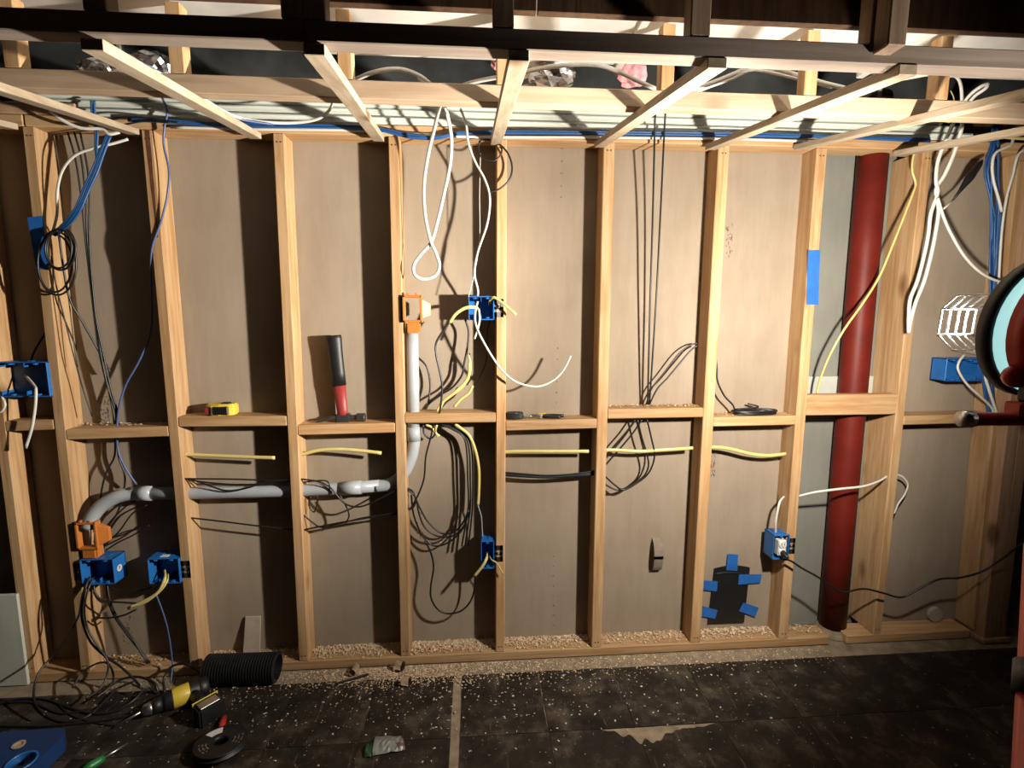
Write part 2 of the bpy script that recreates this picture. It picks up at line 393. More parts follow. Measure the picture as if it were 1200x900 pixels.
for row in range(5):
    y1 = YT-row*TS; y0 = y1-TS
    for c in range(-9, 11):
        if c < 0: x1 = jx-.014+(c+1)*TS; x0 = x1-TS
        else: x0 = jx+.018+c*TS; x1 = x0+TS
        if x1 < -2.6 or x0 > 3.2: continue
        if row >= 2 and (x0 > 1.4 or x1 < -1.7): continue
        tile(x0, x1, y0, y1, notch1 if row == 1 else (notch2 if row == 2 else None))
# ---- overhead: ceiling structure
ceil = thing('ceiling', 'dark wooden ceiling deck and panel above the soffit framing', 'ceiling', (0, 0, 2.5), kind='structure')
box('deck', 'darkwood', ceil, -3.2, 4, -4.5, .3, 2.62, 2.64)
px0 = -3.0
for k, xs in enumerate((-3.0, -1.05, .02, 1.28, 1.9, 3.4)):
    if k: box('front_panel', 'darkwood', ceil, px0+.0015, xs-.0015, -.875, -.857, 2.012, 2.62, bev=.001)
    px0 = xs
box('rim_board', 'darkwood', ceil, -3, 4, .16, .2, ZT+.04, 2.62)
# far room beyond the post
box('wall_far', 'tarp', None, 2.2, 5.5, 2.6, 2.62, 0, 2.6)
tag(bpy.data.objects['wall_far'], 'dark blue tarp-covered far wall beyond the corner post', 'wall', kind='structure')
# ================================================================ SOFFIT FRAME
YB = -.955
sof = thing('soffit_frame', 'soffit frame of furring strips hung below the ceiling in front of the wall', 'frame', (0, -.5, 1.9))
zb = atz  # unused alias
strips = [((-160, 48), (-8, 152)), ((-60, 78), (0, 0)), ]
ENDS = [(108.5, 59.5), (368.5, 65.0), (608.5, 72), (840.5, 80.5), (1064, 88)]
WALLX = [(300, 163), (444, 166), (581, 170), (702, 173), (832, 176)]
def strip(pe, pw, rot=0):
    A = at(pe[0], pe[1], YB-.002); B = at(pw[0], pw[1], -.004); h = .02
    bm = bmesh.new(); d = (B-A); s = Vector((.019, 0, 0)); t = Vector((0, 0, h))
    hexa(bm, [A-s, A+s, B+s, B-s, A-s+t, A+s+t, B+s+t, B-s+t], .0015)
    link('furring_strip', bm, 'strip', sof); return A, B
SE = [strip(a, b) for a, b in zip(ENDS, WALLX)]
A4, B4 = SE[4]
zend = SE[2][0].z
step = Vector((.406, 0, 0))
for base, k, dx in ((SE[4], 1, (935, 176)), (SE[4], 2, (1052, 183)), (SE[0], -1, (157, 158)), (SE[0], -2, (15, 152))):
    A = base[0]+step*k; B = at(dx[0], dx[1], -.004); s = Vector((.019, 0, 0)); t = Vector((0, 0, .02)); bm = bmesh.new()
    hexa(bm, [A-s, A+s, B+s, B-s, A-s+t, A+s+t, B+s+t, B-s+t], .0015); link('furring_strip', bm, 'strip', sof)
ZBm = zend+.0205
box('front_rail', 'beam', sof, -2.6, at(357, 50, YB).x, YB, YB+.038, ZBm, ZBm+.036, bev=.002)
box('front_rail', 'beam', sof, at(357, 50, YB).x+.002, 2.9, YB, YB+.038, ZBm, ZBm+.036, bev=.002)
ym = -.525; zr = at(600, 121, ym).z
box('mid_rail', 'rail', sof, -2.4, 2.6, ym, ym+.038, zr, zr+.045, bev=.002)
for px_ in (14, 207, 404, 590, 783, 952, 1108, 1265, -190):
    x = at(px_, 80, ym).x; box('hanger', 'wood_z', sof, x-.018, x+.018, ym+.001, ym+.037, zr+.046, 2.188, bev=.002)
for px_, yy in ((111, YB), (342, YB), (368, YB), (590, YB), (822, YB), (1034, YB), (1275, YB), (-130, YB)):
    x = at(px_, 20, yy).x; box('hanger', 'hang', sof, x-.019, x+.019, yy+.001, yy+.037, ZBm+.037, 2.6, bev=.002)
x = at(1049, 25, YB-.03).x; box('hanger', 'hang', sof, x-.018, x+.018, YB-.04, YB-.002, at(1049, 53, YB-.04).z, 2.6, bev=.002)
# ducts above
dk = thing('sheet_metal_duct', 'long galvanized sheet metal duct running above the soffit frame', 'duct', (0, -.55, 2.2))
xs = -3.0
for k, xn in enumerate((-1.5, -.55, .35, 1.15, 2.1, 3.6)):
    bm = bmesh.new(); bx(bm, xs+.002, xn-.002, -.835, -.26, 2.2+.004*(k % 2), 2.42, bev=.004); link('duct_section', bm, 'galv', dk)
    if k < 5:
        bm = bmesh.new(); bx(bm, xn-.012, xn+.012, -.84, -.255, 2.19, 2.425, bev=.002); link('drive_cleat', bm, 'galv', dk)
    xs = xn
dk2 = thing('dark_duct', 'dark sheet metal duct at the back above the wall top', 'duct', (0, .12, 2.14))
xs = -2.6
for k, xn in enumerate((-1.35, -.62, .15, .62, 1.5, 2.6)):
    box('duct_section', 'darkgalv', dk2, xs+.002, xn-.002, .10, .155, 2.215, 2.55, bev=.003); xs = xn
    box('seam_rib', 'galv', dk2, xn-.006, xn+.006, .09, .1, 2.215, 2.55, bev=.001)
def lump(bm, c, s, seed, sub=3, amp=.35):
    b2 = bmesh.new(); bmesh.ops.create_icosphere(b2, subdivisions=sub, radius=1)
    for v in b2.verts:
        q = 1+amp*mnoise.noise(v.co*1.7+Vector((seed, 0, 0)))+amp*.5*mnoise.noise(v.co*5+Vector((0, seed, 0)))
        v.co = Vector((c[0]+v.co.x*s[0]*q, c[1]+v.co.y*s[1]*q, c[2]+v.co.z*s[2]*q))
    merge(bm, b2)
for (pxx, pyy, sz, mt, lab) in ((640, 86, (.09, .05, .05), 'foil', 'crumpled foil facing poking out behind the middle furring strip'),
                            (745 - 5, 84, (.05, .04, .045), 'pink', 'pink insulation tuft beside the foil behind the wooden rail'),
                            (588, 70, (.035, .04, .035), 'pink', 'pink insulation tuft above the third furring strip'),
                            (178, 76, (.06, .04, .04), 'foil', 'crumpled foil scrap behind the first full furring strip'),
                            (115, 80, (.05, .03, .03), 'foil', 'small crumpled foil scrap at the end of the black duct')):
    c = at(pxx, pyy, -.22); bm = bmesh.new(); lump(bm, c, sz, pxx*.1); tag(link('insulation_scrap', bm, mt, None, False), lab, 'insulation')
# trim boards lying on the top plate
tl = [('thick pale trim board lowest in the stack on the wall top', -1.5, 1.83, 0.004, .03), ('pale trim board second from the bottom of the wall-top stack', -1.66, 1.78, .012, .028),
      ('pale trim board third from the bottom of the wall-top stack', -1.7, 1.70, .004, .026), ('topmost pale trim board of the wall-top stack', -1.68, 1.55, .016, .022)]
z = ZT+.0385
for lab, a, b, yo, th in tl:
    bm = bmesh.new(); bx(bm, a, b, yo, .085, z, z+th, bev=.004); bx(bm, a+.01, b-.01, yo-.004, yo+.01, z+th*.55, z+th*.8, bev=.0015)
    tag(link('trim_board', bm, 'trimwhite'), lab, 'trim', 'pale trim boards stacked on the wall top'); z += th+.0008
# ================================================================ RED PIPE
pp = at(1024, 172, .045); pq = atz(975, 742, .0)
pb = Vector((at(975, 735, .094).x, .094, .0)); ptp = Vector((at(1023.5, 178, .094).x, .094, ZT)); pt = ptp + (ptp-pb)*.1
pipe = thing('drain_pipe', 'tall red-brown drain pipe standing between two right-hand studs', 'pipe', pb)
part_tube('pipe_body', 'redpipe', pipe, [pb.lerp(pt, t) for t in (0, .25, .5, .75, 1)], .055, n=32)
bm = bmesh.new(); lathe(bm, [(.075, 0), (.07, .012), (.056, .03)], 20, Matrix.Translation(pb)); link('mortar_collar', bm, 'concrete', pipe)
# ================================================================ GREY CONDUIT
cy = .045
Pc = lambda px, py, y=cy: at(px, py, y)
con = thing('conduit', 'grey plastic conduit run through the studs and up to the orange bracket', 'conduit', Pc(483, 577))
rr = .0235
part_tube('pipe_section', 'pvc', con, [Pc(150, 578), Pc(215, 578), Pc(335, 575.5), Pc(410, 572), Pc(445, 569)], rr, n=20)
part_tube('elbow', 'pvc', con, smoothpath([Pc(440, 570), Pc(457, 567), Pc(472, 556), Pc(481, 538), Pc(485, 520), Pc(485, 508)], 5), rr*1.02, n=20)
part_tube('pipe_section', 'pvc', con, [Pc(485, 512), Pc(484, 450), Pc(483, 384)], rr, n=20)
part_tube('coupling', 'pvc', con, [Pc(485, 516), Pc(485, 500)], rr*1.14, n=20)
part_tube('coupling', 'pvc', con, [Pc(398, 572.5), Pc(424, 571)], rr*1.13, n=20)
el = thing('conduit_elbow', 'grey plastic conduit elbow rising from the lower orange bracket', 'conduit', Pc(105, 608, .01))
part_tube('elbow', 'pvc', el, smoothpath([at(104, 618, .012), at(108, 606, .015), at(120, 592, .025), at(138, 582, .035), at(155, 578.5, .045), at(166, 578, .045)], 5), rr*1.05, n=20)
part_tube('coupling', 'pvc', el, [at(161, 578, .045), at(179, 578, .045)], rr*1.2, n=20)
# ================================================================ ELECTRICAL BOXES
def openbox(bm, x0, x1, z0, z1, yf, dep, t=.004):
    bx(bm, x0, x1, yf+dep-t, yf+dep, z0, z1)
    bx(bm, x0, x0+t, yf, yf+dep, z0, z1, .001); bx(bm, x1-t, x1, yf, yf+dep, z0, z1, .001)
    bx(bm, x0, x1, yf, yf+dep, z0, z0+t, .001); bx(bm, x0, x1, yf, yf+dep, z1-t, z1, .001)
def outlet_box(label, a, b, yf=-.012, side=1, dep=.07, gangs=1, br=.03, brmat='darksteel'):
    A, B = at(a[0], b[1], yf), at(b[0], a[1], yf)
    x0, x1, z0, z1 = A.x, B.x, A.z, B.z
    t = thing('outlet_box', label, 'outlet box', ((x0+x1)/2, yf+dep/2, z0))
    bm = bmesh.new(); openbox(bm, x0, x1, z0, z1, yf, dep); link('body', bm, 'bluebox', t)
    for g in range(gangs):
        xm = x0+(x1-x0)*(g+.5)/gangs
        for zz in (z0+.005, z1-.011):
            bm = bmesh.new(); bx(bm, xm-.006, xm+.006, yf-.0005, yf+.02, zz, zz+.006, .001); bx(bm, xm-.002, xm+.002, yf-.0015, yf, zz+.001, zz+.005)
            link('screw_boss', bm, 'bluebox', t)
        if g:
            bm = bmesh.new(); xg = x0+(x1-x0)*g/gangs; bx(bm, xg-.001, xg+.001, yf+.01, yf+dep-.004, z1-.02, z1-.004); link('divider_rib', bm, 'bluebox', t)
            bm = bmesh.new(); bx(bm, xg-.001, xg+.001, yf+.01, yf+dep-.004, z0+.004, z0+.02); link('divider_rib', bm, 'bluebox', t)
    for k in range(2):
        bm = bmesh.new(); xk = x0+(x1-x0)*(.28+.44*k); bx(bm, xk-.009, xk+.009, yf+.02, yf+.045, z1, z1+.0025, .001); link('cable_clamp', bm, 'bluebox', t)
    if br:
        xs_ = x1 if side > 0 else x0-br; zc = (z0+z1)/2; hh = min(.034, (z1-z0)*.42)
        bm = bmesh.new(); yy = -.0022
        for dz0, dz1 in ((-hh, -hh*.45), (-hh*.15, hh*.15), (hh*.45, hh)): bx(bm, xs_, xs_+br, yy, yy+.0018, zc+dz0, zc+dz1)
        for dx0, dx1 in ((0, .3), (.68, 1)): bx(bm, xs_+br*dx0, xs_+br*dx1, yy, yy+.0018, zc-hh, zc+hh)
        k = link('mounting_bracket', bm, brmat, t)
        bm = bmesh.new(); lathe(bm, [(.004, 0), (.004, .0015), (.001, .003)], 8, frame((xs_+br*.5, yy, zc), (0, -1, 0))); link('screw', bm, 'steel', k)
    return t, (x0, x1, z0, z1)
outlet_box('wide blue outlet box on the leftmost stud with a white tail hanging', (-30, 424), (54, 466), side=1, gangs=3, br=0)
t, q = outlet_box('blue two-gang outlet box below the lower orange bracket with round sticker', (96, 655), (132, 686), side=-1, gangs=2, br=.028)
bm = bmesh.new(); lathe(bm, [(.0001, .0012), (.013, .001), (.013, 0)], 16, frame((q[1], -.012+.03, (q[2]+q[3])/2), (1, 0, 0))); stk = link('round_sticker', bm, 'whiteplastic', t)
bm = bmesh.new(); fx = q[1]+.0013; fz = (q[2]+q[3])/2
bx(bm, fx, fx+.0006, .014, .0165, fz-.007, fz+.008); bx(bm, fx, fx+.0006, .014, .023, fz+.0055, fz+.008); bx(bm, fx, fx+.0006, .014, .021, fz-.0005, fz+.002); link('printed_letter', bm, 'ink', stk)
t, q = outlet_box('blue two-gang outlet box on the third stud with cream tails', (175, 654), (209, 685), side=1, gangs=2, br=.034)
bm = bmesh.new(); bx(bm, q[0]+.04, q[0]+.07, .0, .02, q[3], q[3]+.001); link('white_sticker', bm, 'whiteplastic', t)
outlet_box('blue two-gang outlet box at eye level on the middle stud', (549, 347), (579, 375), side=1, gangs=2, br=.036, brmat='steel')
outlet_box('small blue single-gang outlet box low on the middle stud', (563.5, 634), (579, 667), side=1, gangs=1, br=.036)
outlet_box('wide blue outlet box behind the work light below the cable bundle', (1107, 420), (1168, 447), side=1, gangs=3, br=0, yf=-.01)
t, q = outlet_box('blue single-gang outlet box holding a white receptacle beside the red pipe', (905, 627), (926, 656), side=1, gangs=1, br=.032)
xm, zm = (q[0]+q[1])/2, (q[2]+q[3])/2
recp = box('receptacle', 'whiteplastic', t, xm-.017, xm+.017, -.02, .01, zm-.034, zm+.034, bev=.003)
for dz in (-.017, .017):
    bm = bmesh.new(); lathe(bm, [(.0165, 0), (.0165, .003), (.015, .0045)], 18, frame((xm, -.02, zm+dz), (0, -1, 0))); link('socket_face', bm, 'whiteplastic', recp)
    if dz > 0:
        bm = bmesh.new()
        for dx in (-.006, .006): bx(bm, xm+dx-.0012, xm+dx+.0012, -.0252, -.0243, zm+dz-.003, zm+dz+.006)
        bx(bm, xm-.002, xm+.002, -.0252, -.0243, zm+dz-.011, zm+dz-.007); link('slot', bm, 'ink', recp)
# orange low-voltage brackets
def orange(label, a, b, adapter=True, yf=-.012, flip=1):
    A, B = at(a[0], b[1], yf), at(b[0], a[1], yf); x0, x1, z0, z1 = A.x, B.x, A.z, B.z
    t = thing('low_voltage_bracket', label, 'bracket', ((x0+x1)/2, yf, z0)); th = .009; wv = (x1-x0)
    bm = bmesh.new()
    for q in ((x0, x0+th, z0, z1), (x0+wv*.62, x0+wv*.62+th, z0, z1), (x0, x0+wv*.68, z0, z0+th), (x0, x0+wv*.68, z1-th, z1)): bx(bm, q[0], q[1], yf, yf+.028, q[2], q[3], .0015)
    link('frame', bm, 'orange', t)
    bm = bmesh.new()
    hexa(bm, [(x0+wv*.66, yf+.004, z0+.012), (x1, yf+.02, z0+.026), (x1, yf+.032, z0+.026), (x0+wv*.66, yf+.03, z0+.012), (x0+wv*.66, yf+.004, z1-.012), (x1, yf+.02, z1-.03), (x1, yf+.032, z1-.03), (x0+wv*.66, yf+.03, z1-.012)], .0015)
    link('side_wing', bm, 'orange', t)
    bm = bmesh.new()
    for s in (.2, .5): bx(bm, x0+wv*s-.004, x0+wv*s+.004, yf-.001, yf+.02, z1, z1+.008, .001)
    link('tab', bm, 'orange', t)
    bm = bmesh.new(); bx(bm, x0-.012, x0, -.004, .0, z0+.005, z1-.005, .001); link('nail_flange', bm, 'darksteel', t)
    if adapter:
        bm = bmesh.new(); bx(bm, x0+wv*.1, x0+wv*.6, yf+.004, yf+.05, z0-.04, z0+.002, .006); link('conduit_adapter', bm, 'orange', t)
    return t
orange('orange low-voltage bracket on top of the upright grey conduit', (472, 346), (504, 378))
orange('orange low-voltage bracket under the grey elbow at left', (90, 612), (122, 645))
# ================================================================ BLUE TAPE, SMALL WALL THINGS
def tapestrip(name, corners, Y, mat, parent=None, th=.0006):
    bm = bmesh.new(); v = [bm.verts.new(at(px, py, Y)) for px, py in corners]; f = bm.faces.new(v)
    r_ = bmesh.ops.extrude_face_region(bm, geom=[f]); bmesh.ops.translate(bm, verts=[e for e in r_['geom'] if isinstance(e, bmesh.types.BMVert)], vec=(0, -th, 0))
    return link(name, bm, mat, parent)
tag(tapestrip('tape_strip', [(32, 255), (50, 253), (57, 315), (43, 316)], -.001, 'bluetape'), 'long blue tape strip stuck on the second stud from the left', 'tape')
tag(tapestrip('tape_strip', [(947, 293), (961, 293), (959, 357), (945, 357)], -.001, 'bluetape'), 'long blue tape strip on the stud left of the red pipe', 'tape')
cp = thing('taped_panel', 'black panel taped low on the drywall with five blue tape pieces', 'panel', at(852, 732, BD))
bm = bmesh.new()
A, B = at(829, 731, BD-.004), at(878, 664, BD-.004)
pts = [(A.x, A.z), (B.x-.008, A.z), (B.x+.002, B.z-.004)]
for k in range(1, 8): t = k/8; pts.append((B.x+.002+(A.x+.016-B.x-.002)*t, B.z-.004+.012*math.sin(math.pi*t)))
pts.append((A.x+.016, B.z-.004))
f = bm.faces.new([bm.verts.new((x, BD-.001, z)) for x, z in pts]); r_ = bmesh.ops.extrude_face_region(bm, geom=[f]); bmesh.ops.translate(bm, verts=[e for e in r_['geom'] if isinstance(e, bmesh.types.BMVert)], vec=(0, -.006, 0))
link('black_sheet', bm, 'rubber', cp)
part_tube('raised_rib', 'rubber', cp, [at(838+k*4.2, 671+1.5*((k-4)/4)**2, BD-.008) for k in range(9)], .003)
for cs in ([(853, 649), (865, 650), (864, 669), (851, 668)], [(866, 673), (893, 673), (891, 683), (865, 685)], [(822, 680), (841, 681), (840, 693), (821, 691)], [(822, 710), (841, 715), (838, 725), (821, 722)], [(871, 706), (889, 712), (885, 723), (866, 716)]):
    tapestrip('tape_piece', cs, BD-.0085, 'bluetape', cp)
# curled strip on drywall
cst = thing('curled_strip', 'pale curled card strip looped on the drywall beside the right stud', 'strip', at(768, 667, BD))
prof = [(757.5, 644, BD-.002), (757.5, 648, BD-.03), (757.5, 655, BD-.042), (758, 663, BD-.035), (760, 667, BD-.012), (763, 668, BD-.003)]
bm = bmesh.new(); PP = []
c1, c2 = at(765, 630, BD), at(772, 668, BD)
for k in range(12):
    t = k/11; a = math.pi*t; PP.append(Vector((0, BD-.002-.036*math.sin(a)**.45, c1.z+(c2.z-c1.z)*t)))
L = [bm.verts.new((c1.x-.004, p.y, p.z)) for p in PP]; Rr = [bm.verts.new((c1.x+.036, p.y, p.z)) for p in PP]
for k in range(11): bm.faces.new((L[k], L[k+1], Rr[k+1], Rr[k]))
bmesh.ops.solidify(bm, geom=bm.faces[:], thickness=.0025); link('loop', bm, 'card', cst, False)
bm = bmesh.new(); bx(bm, c1.x-.012, c1.x+.03, BD-.003, BD, c2.z-.008, c2.z+.004, .001); link('glued_end', bm, 'card', cst)
# pale offcut at the left edge
bm = bmesh.new(); a0, a1 = at(-60, 806, -.014), at(33, 806, -.014); b0, b1 = at(-60, 697, -.014), at(19, 697, -.014)
hexa(bm, [(a0.x, -.014, .002), (a1.x, -.014, .002), (a1.x, -.002, .002), (a0.x, -.002, .002), (b0.x, -.014, b1.z), (b1.x, -.014, b1.z), (b1.x, -.002, b1.z), (b0.x, -.002, b1.z)], .001)
tag(link('drywall_offcut', bm, 'drypale'), 'pale drywall offcut standing against the leftmost stud', 'drywall')
# pale card wedge on the plate in the third bay
bm = bmesh.new(); e0, e1 = at(286, 752, .07), at(306, 752, .07); e2 = at(288, 722, .085); e3 = at(306, 722, .085)
hexa(bm, [(e0.x, .05, .038), (e1.x, .05, .038), (e1.x, .055, .038), (e0.x, .055, .038), (e2.x, .08, e2.z), (e3.x, .08, e2.z), (e3.x, .085, e2.z), (e2.x, .085, e2.z)], .001)
tag(link('card_scrap', bm, 'card'), 'small tan card scrap leaning in the bay above the black hose', 'card')
# wood offcut on bottom plate in right bay
bm = bmesh.new(); q = at(1096, 722, .07); lathe(bm, [(.032, 0), (.034, .003), (.034, .014), (.032, .017)], 20, frame((q.x, .082, .072), (0, -1, .1)))
tag(link('wood_disc', bm, 'card'), 'round tan disc leaning on the bottom plate in the last bay', 'disc')
# ================================================================ TOOLS
# hammer standing on its head
hz = blkz[3]; hb = at(402, 484, .045); hb.z = hz
ham = thing('hammer', 'hammer with black and red grip standing on its head on the blocking', 'hammer', hb)
top = at(390.5, 393, .05); ax = (top-hb-Vector((0, 0, .014))); base = hb+Vector((0, 0, .014)); Ln = ax.length; F = frame(base, ax, (1, 0, 0))
def ovalsec(bm, prof, F):
    rings = []
    for h, a, b in prof: rings.append([bm.verts.new(F @ Vector((a*math.cos(2*math.pi*k/16), b*math.sin(2*math.pi*k/16), h))) for k in range(16)])
    for A_, B_ in zip(rings, rings[1:]):
        for k in range(16): bm.faces.new((A_[k], A_[(k+1) % 16], B_[(k+1) % 16], B_[k]))
    bm.faces.new(rings[0][::-1]); bm.faces.new(rings[-1])
bm = bmesh.new(); ovalsec(bm, [(0, .020, .015), (Ln*.1, .021, .015), (Ln*.42, .025, .017)], F); link('red_shaft', bm, 'redhandle', ham, True)
bm = bmesh.new(); ovalsec(bm, [(Ln*.40, .027, .018), (Ln*.55, .027, .018), (Ln*.8, .028, .018), (Ln*.96, .031, .02), (Ln, .0295, .019)], F); link('grip', bm, 'rubber', ham, True)
bm = bmesh.new(); bx(bm, hb.x-.027, hb.x+.029, hb.y-.016, hb.y+.016, hz+.001, hz+.034, .005)
lathe_b = bmesh.new(); lathe(lathe_b, [(.010, 0), (.010, .02), (.0165, .028), (.0165, .056), (.0145, .058)], 16, frame((hb.x+.026, hb.y, hz+.0175), (1, 0, 0))); merge(bm, lathe_b); link('head', bm, 'darksteel', ham)
bm = bmesh.new()
for s in (-1, 1):
    tube(bm, [(hb.x-.018, hb.y+s*.006, hz+.02), (hb.x-.05, hb.y+s*.009, hz+.018), (hb.x-.085, hb.y+s*.012, hz+.006), (hb.x-.1, hb.y+s*.013, hz+.0035)], [.009, .008, .005, .002], n=8)
link('claw', bm, 'darksteel', ham)
# tape measure
tz = blkz[2]; tc = at(261, 480, .045)
tm = thing('tape_measure', 'yellow and black tape measure lying on the blocking', 'tape measure', (tc.x, tc.y, tz))
def dshape(bm, cx, cy_, z0, z1, w_, d, ex=0):
    pts = []
    for k in range(20):
        a = 2*math.pi*k/20; e = 3.2
        c, s = math.cos(a), math.sin(a)
        pts.append((cx+(w_+ex)*math.copysign(abs(c)**(2/e), c), cy_+(d+ex)*math.copysign(abs(s)**(2/e), s)))
    lo = [bm.verts.new((x, y, z0)) for x, y in pts]; hi = [bm.verts.new((x, y, z1)) for x, y in pts]
    bm.faces.new(lo[::-1]); bm.faces.new(hi)
    for k in range(20): bm.faces.new((lo[k], lo[(k+1) % 20], hi[(k+1) % 20], hi[k]))
bm = bmesh.new(); dshape(bm, tc.x, tc.y, tz+.001, tz+.043, .054, .033); bmesh.ops.bevel(bm, geom=[e for e in bm.edges if abs(e.verts[0].co.z-e.verts[1].co.z) < 1e-5], offset=.004, segments=2, affect='EDGES'); link('case', bm, 'yellowplastic', tm, False)
bm = bmesh.new(); bx(bm, tc.x-.024, tc.x+.035, tc.y-.0355, tc.y-.02, tz+.003, tz+.036, .004); grip = link('grip_panel', bm, 'rubber', tm)
for k in range(6): box('grip_ridge', 'rubber', grip, tc.x-.008+k*.007, tc.x-.005+k*.007, tc.y-.037, tc.y-.034, tz+.006, tz+.034)
box('label_panel', 'redhandle', tm, tc.x-.05, tc.x-.03, tc.y-.0335, tc.y-.01, tz+.006, tz+.03, bev=.002)
bm = bmesh.new(); bx(bm, tc.x-.028, tc.x-.025, tc.y-.037, tc.y-.03, tz+.002, tz+.036); link('blade_hook', bm, 'steel', tm)
bm = bmesh.new(); bx(bm, tc.x+.0, tc.x+.03, tc.y-.012, tc.y+.012, tz+.042, tz+.047, .002); link('lock_button', bm, 'rubber', tm)
# pliers and cutter on the middle blocking
pz = blkz[5]
pl = thing('pliers', 'black-handled pliers lying on the blocking right of the middle stud', 'pliers', (at(640, 486, .04).x, .04, pz))
a0 = at(628, 482, .05); a0.z = pz+.008
for s, ea in ((-1, (656, 490)), (1, (661, 487))):
    e = at(ea[0], ea[1], .035-.0*s); e.y = .03+s*.012; e.z = pz+.0085
    part_tube('handle', 'rubber', pl, smoothpath([a0+Vector((.02, s*.004-.01, 0)), a0.lerp(e, .5)+Vector((0, s*.008, 0)), e], 5), .0065, n=8)
bm = bmesh.new(); lathe(bm, [(.012, 0), (.013, .002), (.013, .012), (.012, .014)], 14, Matrix.Translation((a0.x+.016, a0.y-.01, pz+.001))); link('pivot', bm, 'steel', pl)
bm = bmesh.new(); tube(bm, [(a0.x+.01, a0.y-.008, pz+.008), (a0.x-.02, a0.y+.003, pz+.007), (a0.x-.045, a0.y+.008, pz+.006)], [.011, .008, .003], n=8); link('jaw', bm, 'steel', pl)
ct = thing('wire_stripper', 'dark wire stripper beside the middle stud on the blocking', 'stripper', (at(602, 486, .04).x, .04, pz))
bm = bmesh.new(); c = at(602, 486, .04); dshape(bm, c.x+.004, .04, pz+.001, pz+.026, .034, .02); bmesh.ops.bevel(bm, geom=bm.edges[:], offset=.003, segments=1, affect='EDGES'); link('handle_shell', bm, 'rubber', ct)
bm = bmesh.new(); bx(bm, c.x+.036, c.x+.065, .03, .045, pz+.004, pz+.015, .003); link('jaw', bm, 'steel', ct)
bm = bmesh.new(); tube(bm, [(c.x+.05, .05, pz+.006), (c.x+.075, .06, pz+.008), (c.x+.11, .062, pz+.012), (c.x+.13, .058, pz+.014)], .0045, n=7); link('lever', bm, 'yellowplastic', ct)
tag(link('wood_sliver', (lambda b: (bx(b, at(640, 478, .06).x-.03, at(640, 478, .06).x+.05, .062, .074, pz+.0005, pz+.01, .002), b)[1])(bmesh.new()), 'chip'), 'pale wood sliver lying behind the pliers', 'wood')
# ================================================================ WORK LIGHT
LP = Vector((.935, -1.08, 1.405)); LA = Vector((-.06, .995, .07)).normalized()
FL = frame(LP, LA)      # local z = beam axis, x = up
hz0 = at(1130, 495, -.98)
wl = thing('work_light', 'red tripod work light with white wire guard at the right edge', 'work light', (1.2, -1.03, 0))
bm = bmesh.new(); lathe(bm, [(.0001, -.115), (.05, -.112), (.085, -.092), (.108, -.06), (.118, -.035), (.116, -.035), (.10, -.058), (.075, -.088), (.0001, -.1)], 40, FL); link('dome', bm, 'red', wl, True)
bm = bmesh.new(); lathe(bm, [(.1165, -.036), (.1215, -.014), (.117, -.014), (.113, -.036), (.1165, -.036)], 40, FL); link('lens_band', bm, 'lens', wl, True)
bm = bmesh.new(); lathe(bm, [(.121, -.016), (.129, -.012), (.129, .008), (.121, .012), (.114, .004), (.114, -.012), (.121, -.016)], 40, FL); link('rim', bm, 'rubber', wl, True)
bm = bmesh.new(); lathe(bm, [(.0001, -.07), (.03, -.07), (.036, -.055), (.03, -.03), (.0001, -.025)], 20, FL); link('bulb', bm, 'bulb', wl, True)
gd = link('wire_guard', (lambda b: (lathe(b, [(.113, -.002), (.119, -.002), (.119, .004), (.113, .004), (.113, -.002)], 32, FL), b)[1])(bmesh.new()), 'wire', wl)
for k in range(6):
    yv = -.055+k*.022; h = .058; dep = .15
    P = [(-h, yv, .0), (-h, yv, .05), (-h*.97, yv, dep-.04), (-h*.5, yv*.95, dep), (h*.45, yv*.95, dep), (h*.95, yv, dep-.03), (h, yv, .05), (h, yv, 0)]
    part_tube('guard_wire', 'wire', gd, [FL @ Vector(p) for p in P], .0022, n=6)
for xx, zz in ((-.029, .15), (.026, .15), (-.056, .11), (.055, .12), (-.058, .06), (.058, .06)):
    part_tube('guard_wire', 'wire', gd, [FL @ Vector(p) for p in ((xx, -.058, zz-.004), (xx, .058, zz-.004))], .0022, n=6)
kn = FL @ Vector((-.11, .03, -.08)); kp = at(1188, 441, -1.12)
bm = bmesh.new(); lathe(bm, [(.012, 0), (.02, .004), (.02, .016), (.013, .02), (.006, .021)], 14, frame(kp, (-.45, -.8, .1))); link('knob', bm, 'red', wl, True)
ya = -1.11; bl, br_ = at(1133, 493, ya), at(1133, 493, ya)
bl = at(1136, 491, ya); be = bl+Vector((.50, -.01, -.004))
part_tube('crossbar', 'red', wl, [bl, be], .0125, n=14)
part_tube('end_cap', 'steel', wl, [bl+Vector((-.016, .0005, 0)), bl+Vector((.004, 0, 0))], .0145, n=14)
yk = at(1196, 480, ya)
box('saddle', 'red', wl, yk.x-.018, yk.x+.05, ya-.016, ya+.016, bl.z+.004, bl.z+.03, bev=.003)
box('yoke_arm', 'rubber', wl, yk.x, yk.x+.05, ya-.012, ya+.012, bl.z+.03, LP.z-.02, bev=.004)
pxb = bl.x+.22
part_tube('pole', 'red', wl, [(pxb, ya-.004, bl.z), (pxb, ya-.004, .5)], .014, n=14)
part_tube('pole_sleeve', 'rubber', wl, [(pxb, ya-.004, .80), (pxb, ya-.004, .72)], .021, n=14)
l0 = at(1211, 640, -1.27); l1 = at(1200, 895, -1.45)
legd = (l1-l0); l2 = l0+legd*((0.012-l0.z)/legd.z); lt = l0-legd*.12
part_tube('leg', 'red', wl, [Vector((pxb, ya, .76)), l0, l2], .011, n=12)
part_tube('leg_clamp', 'rubber', wl, [l0.lerp(l1, .60), l0.lerp(l1, .74)], .0155, n=12)
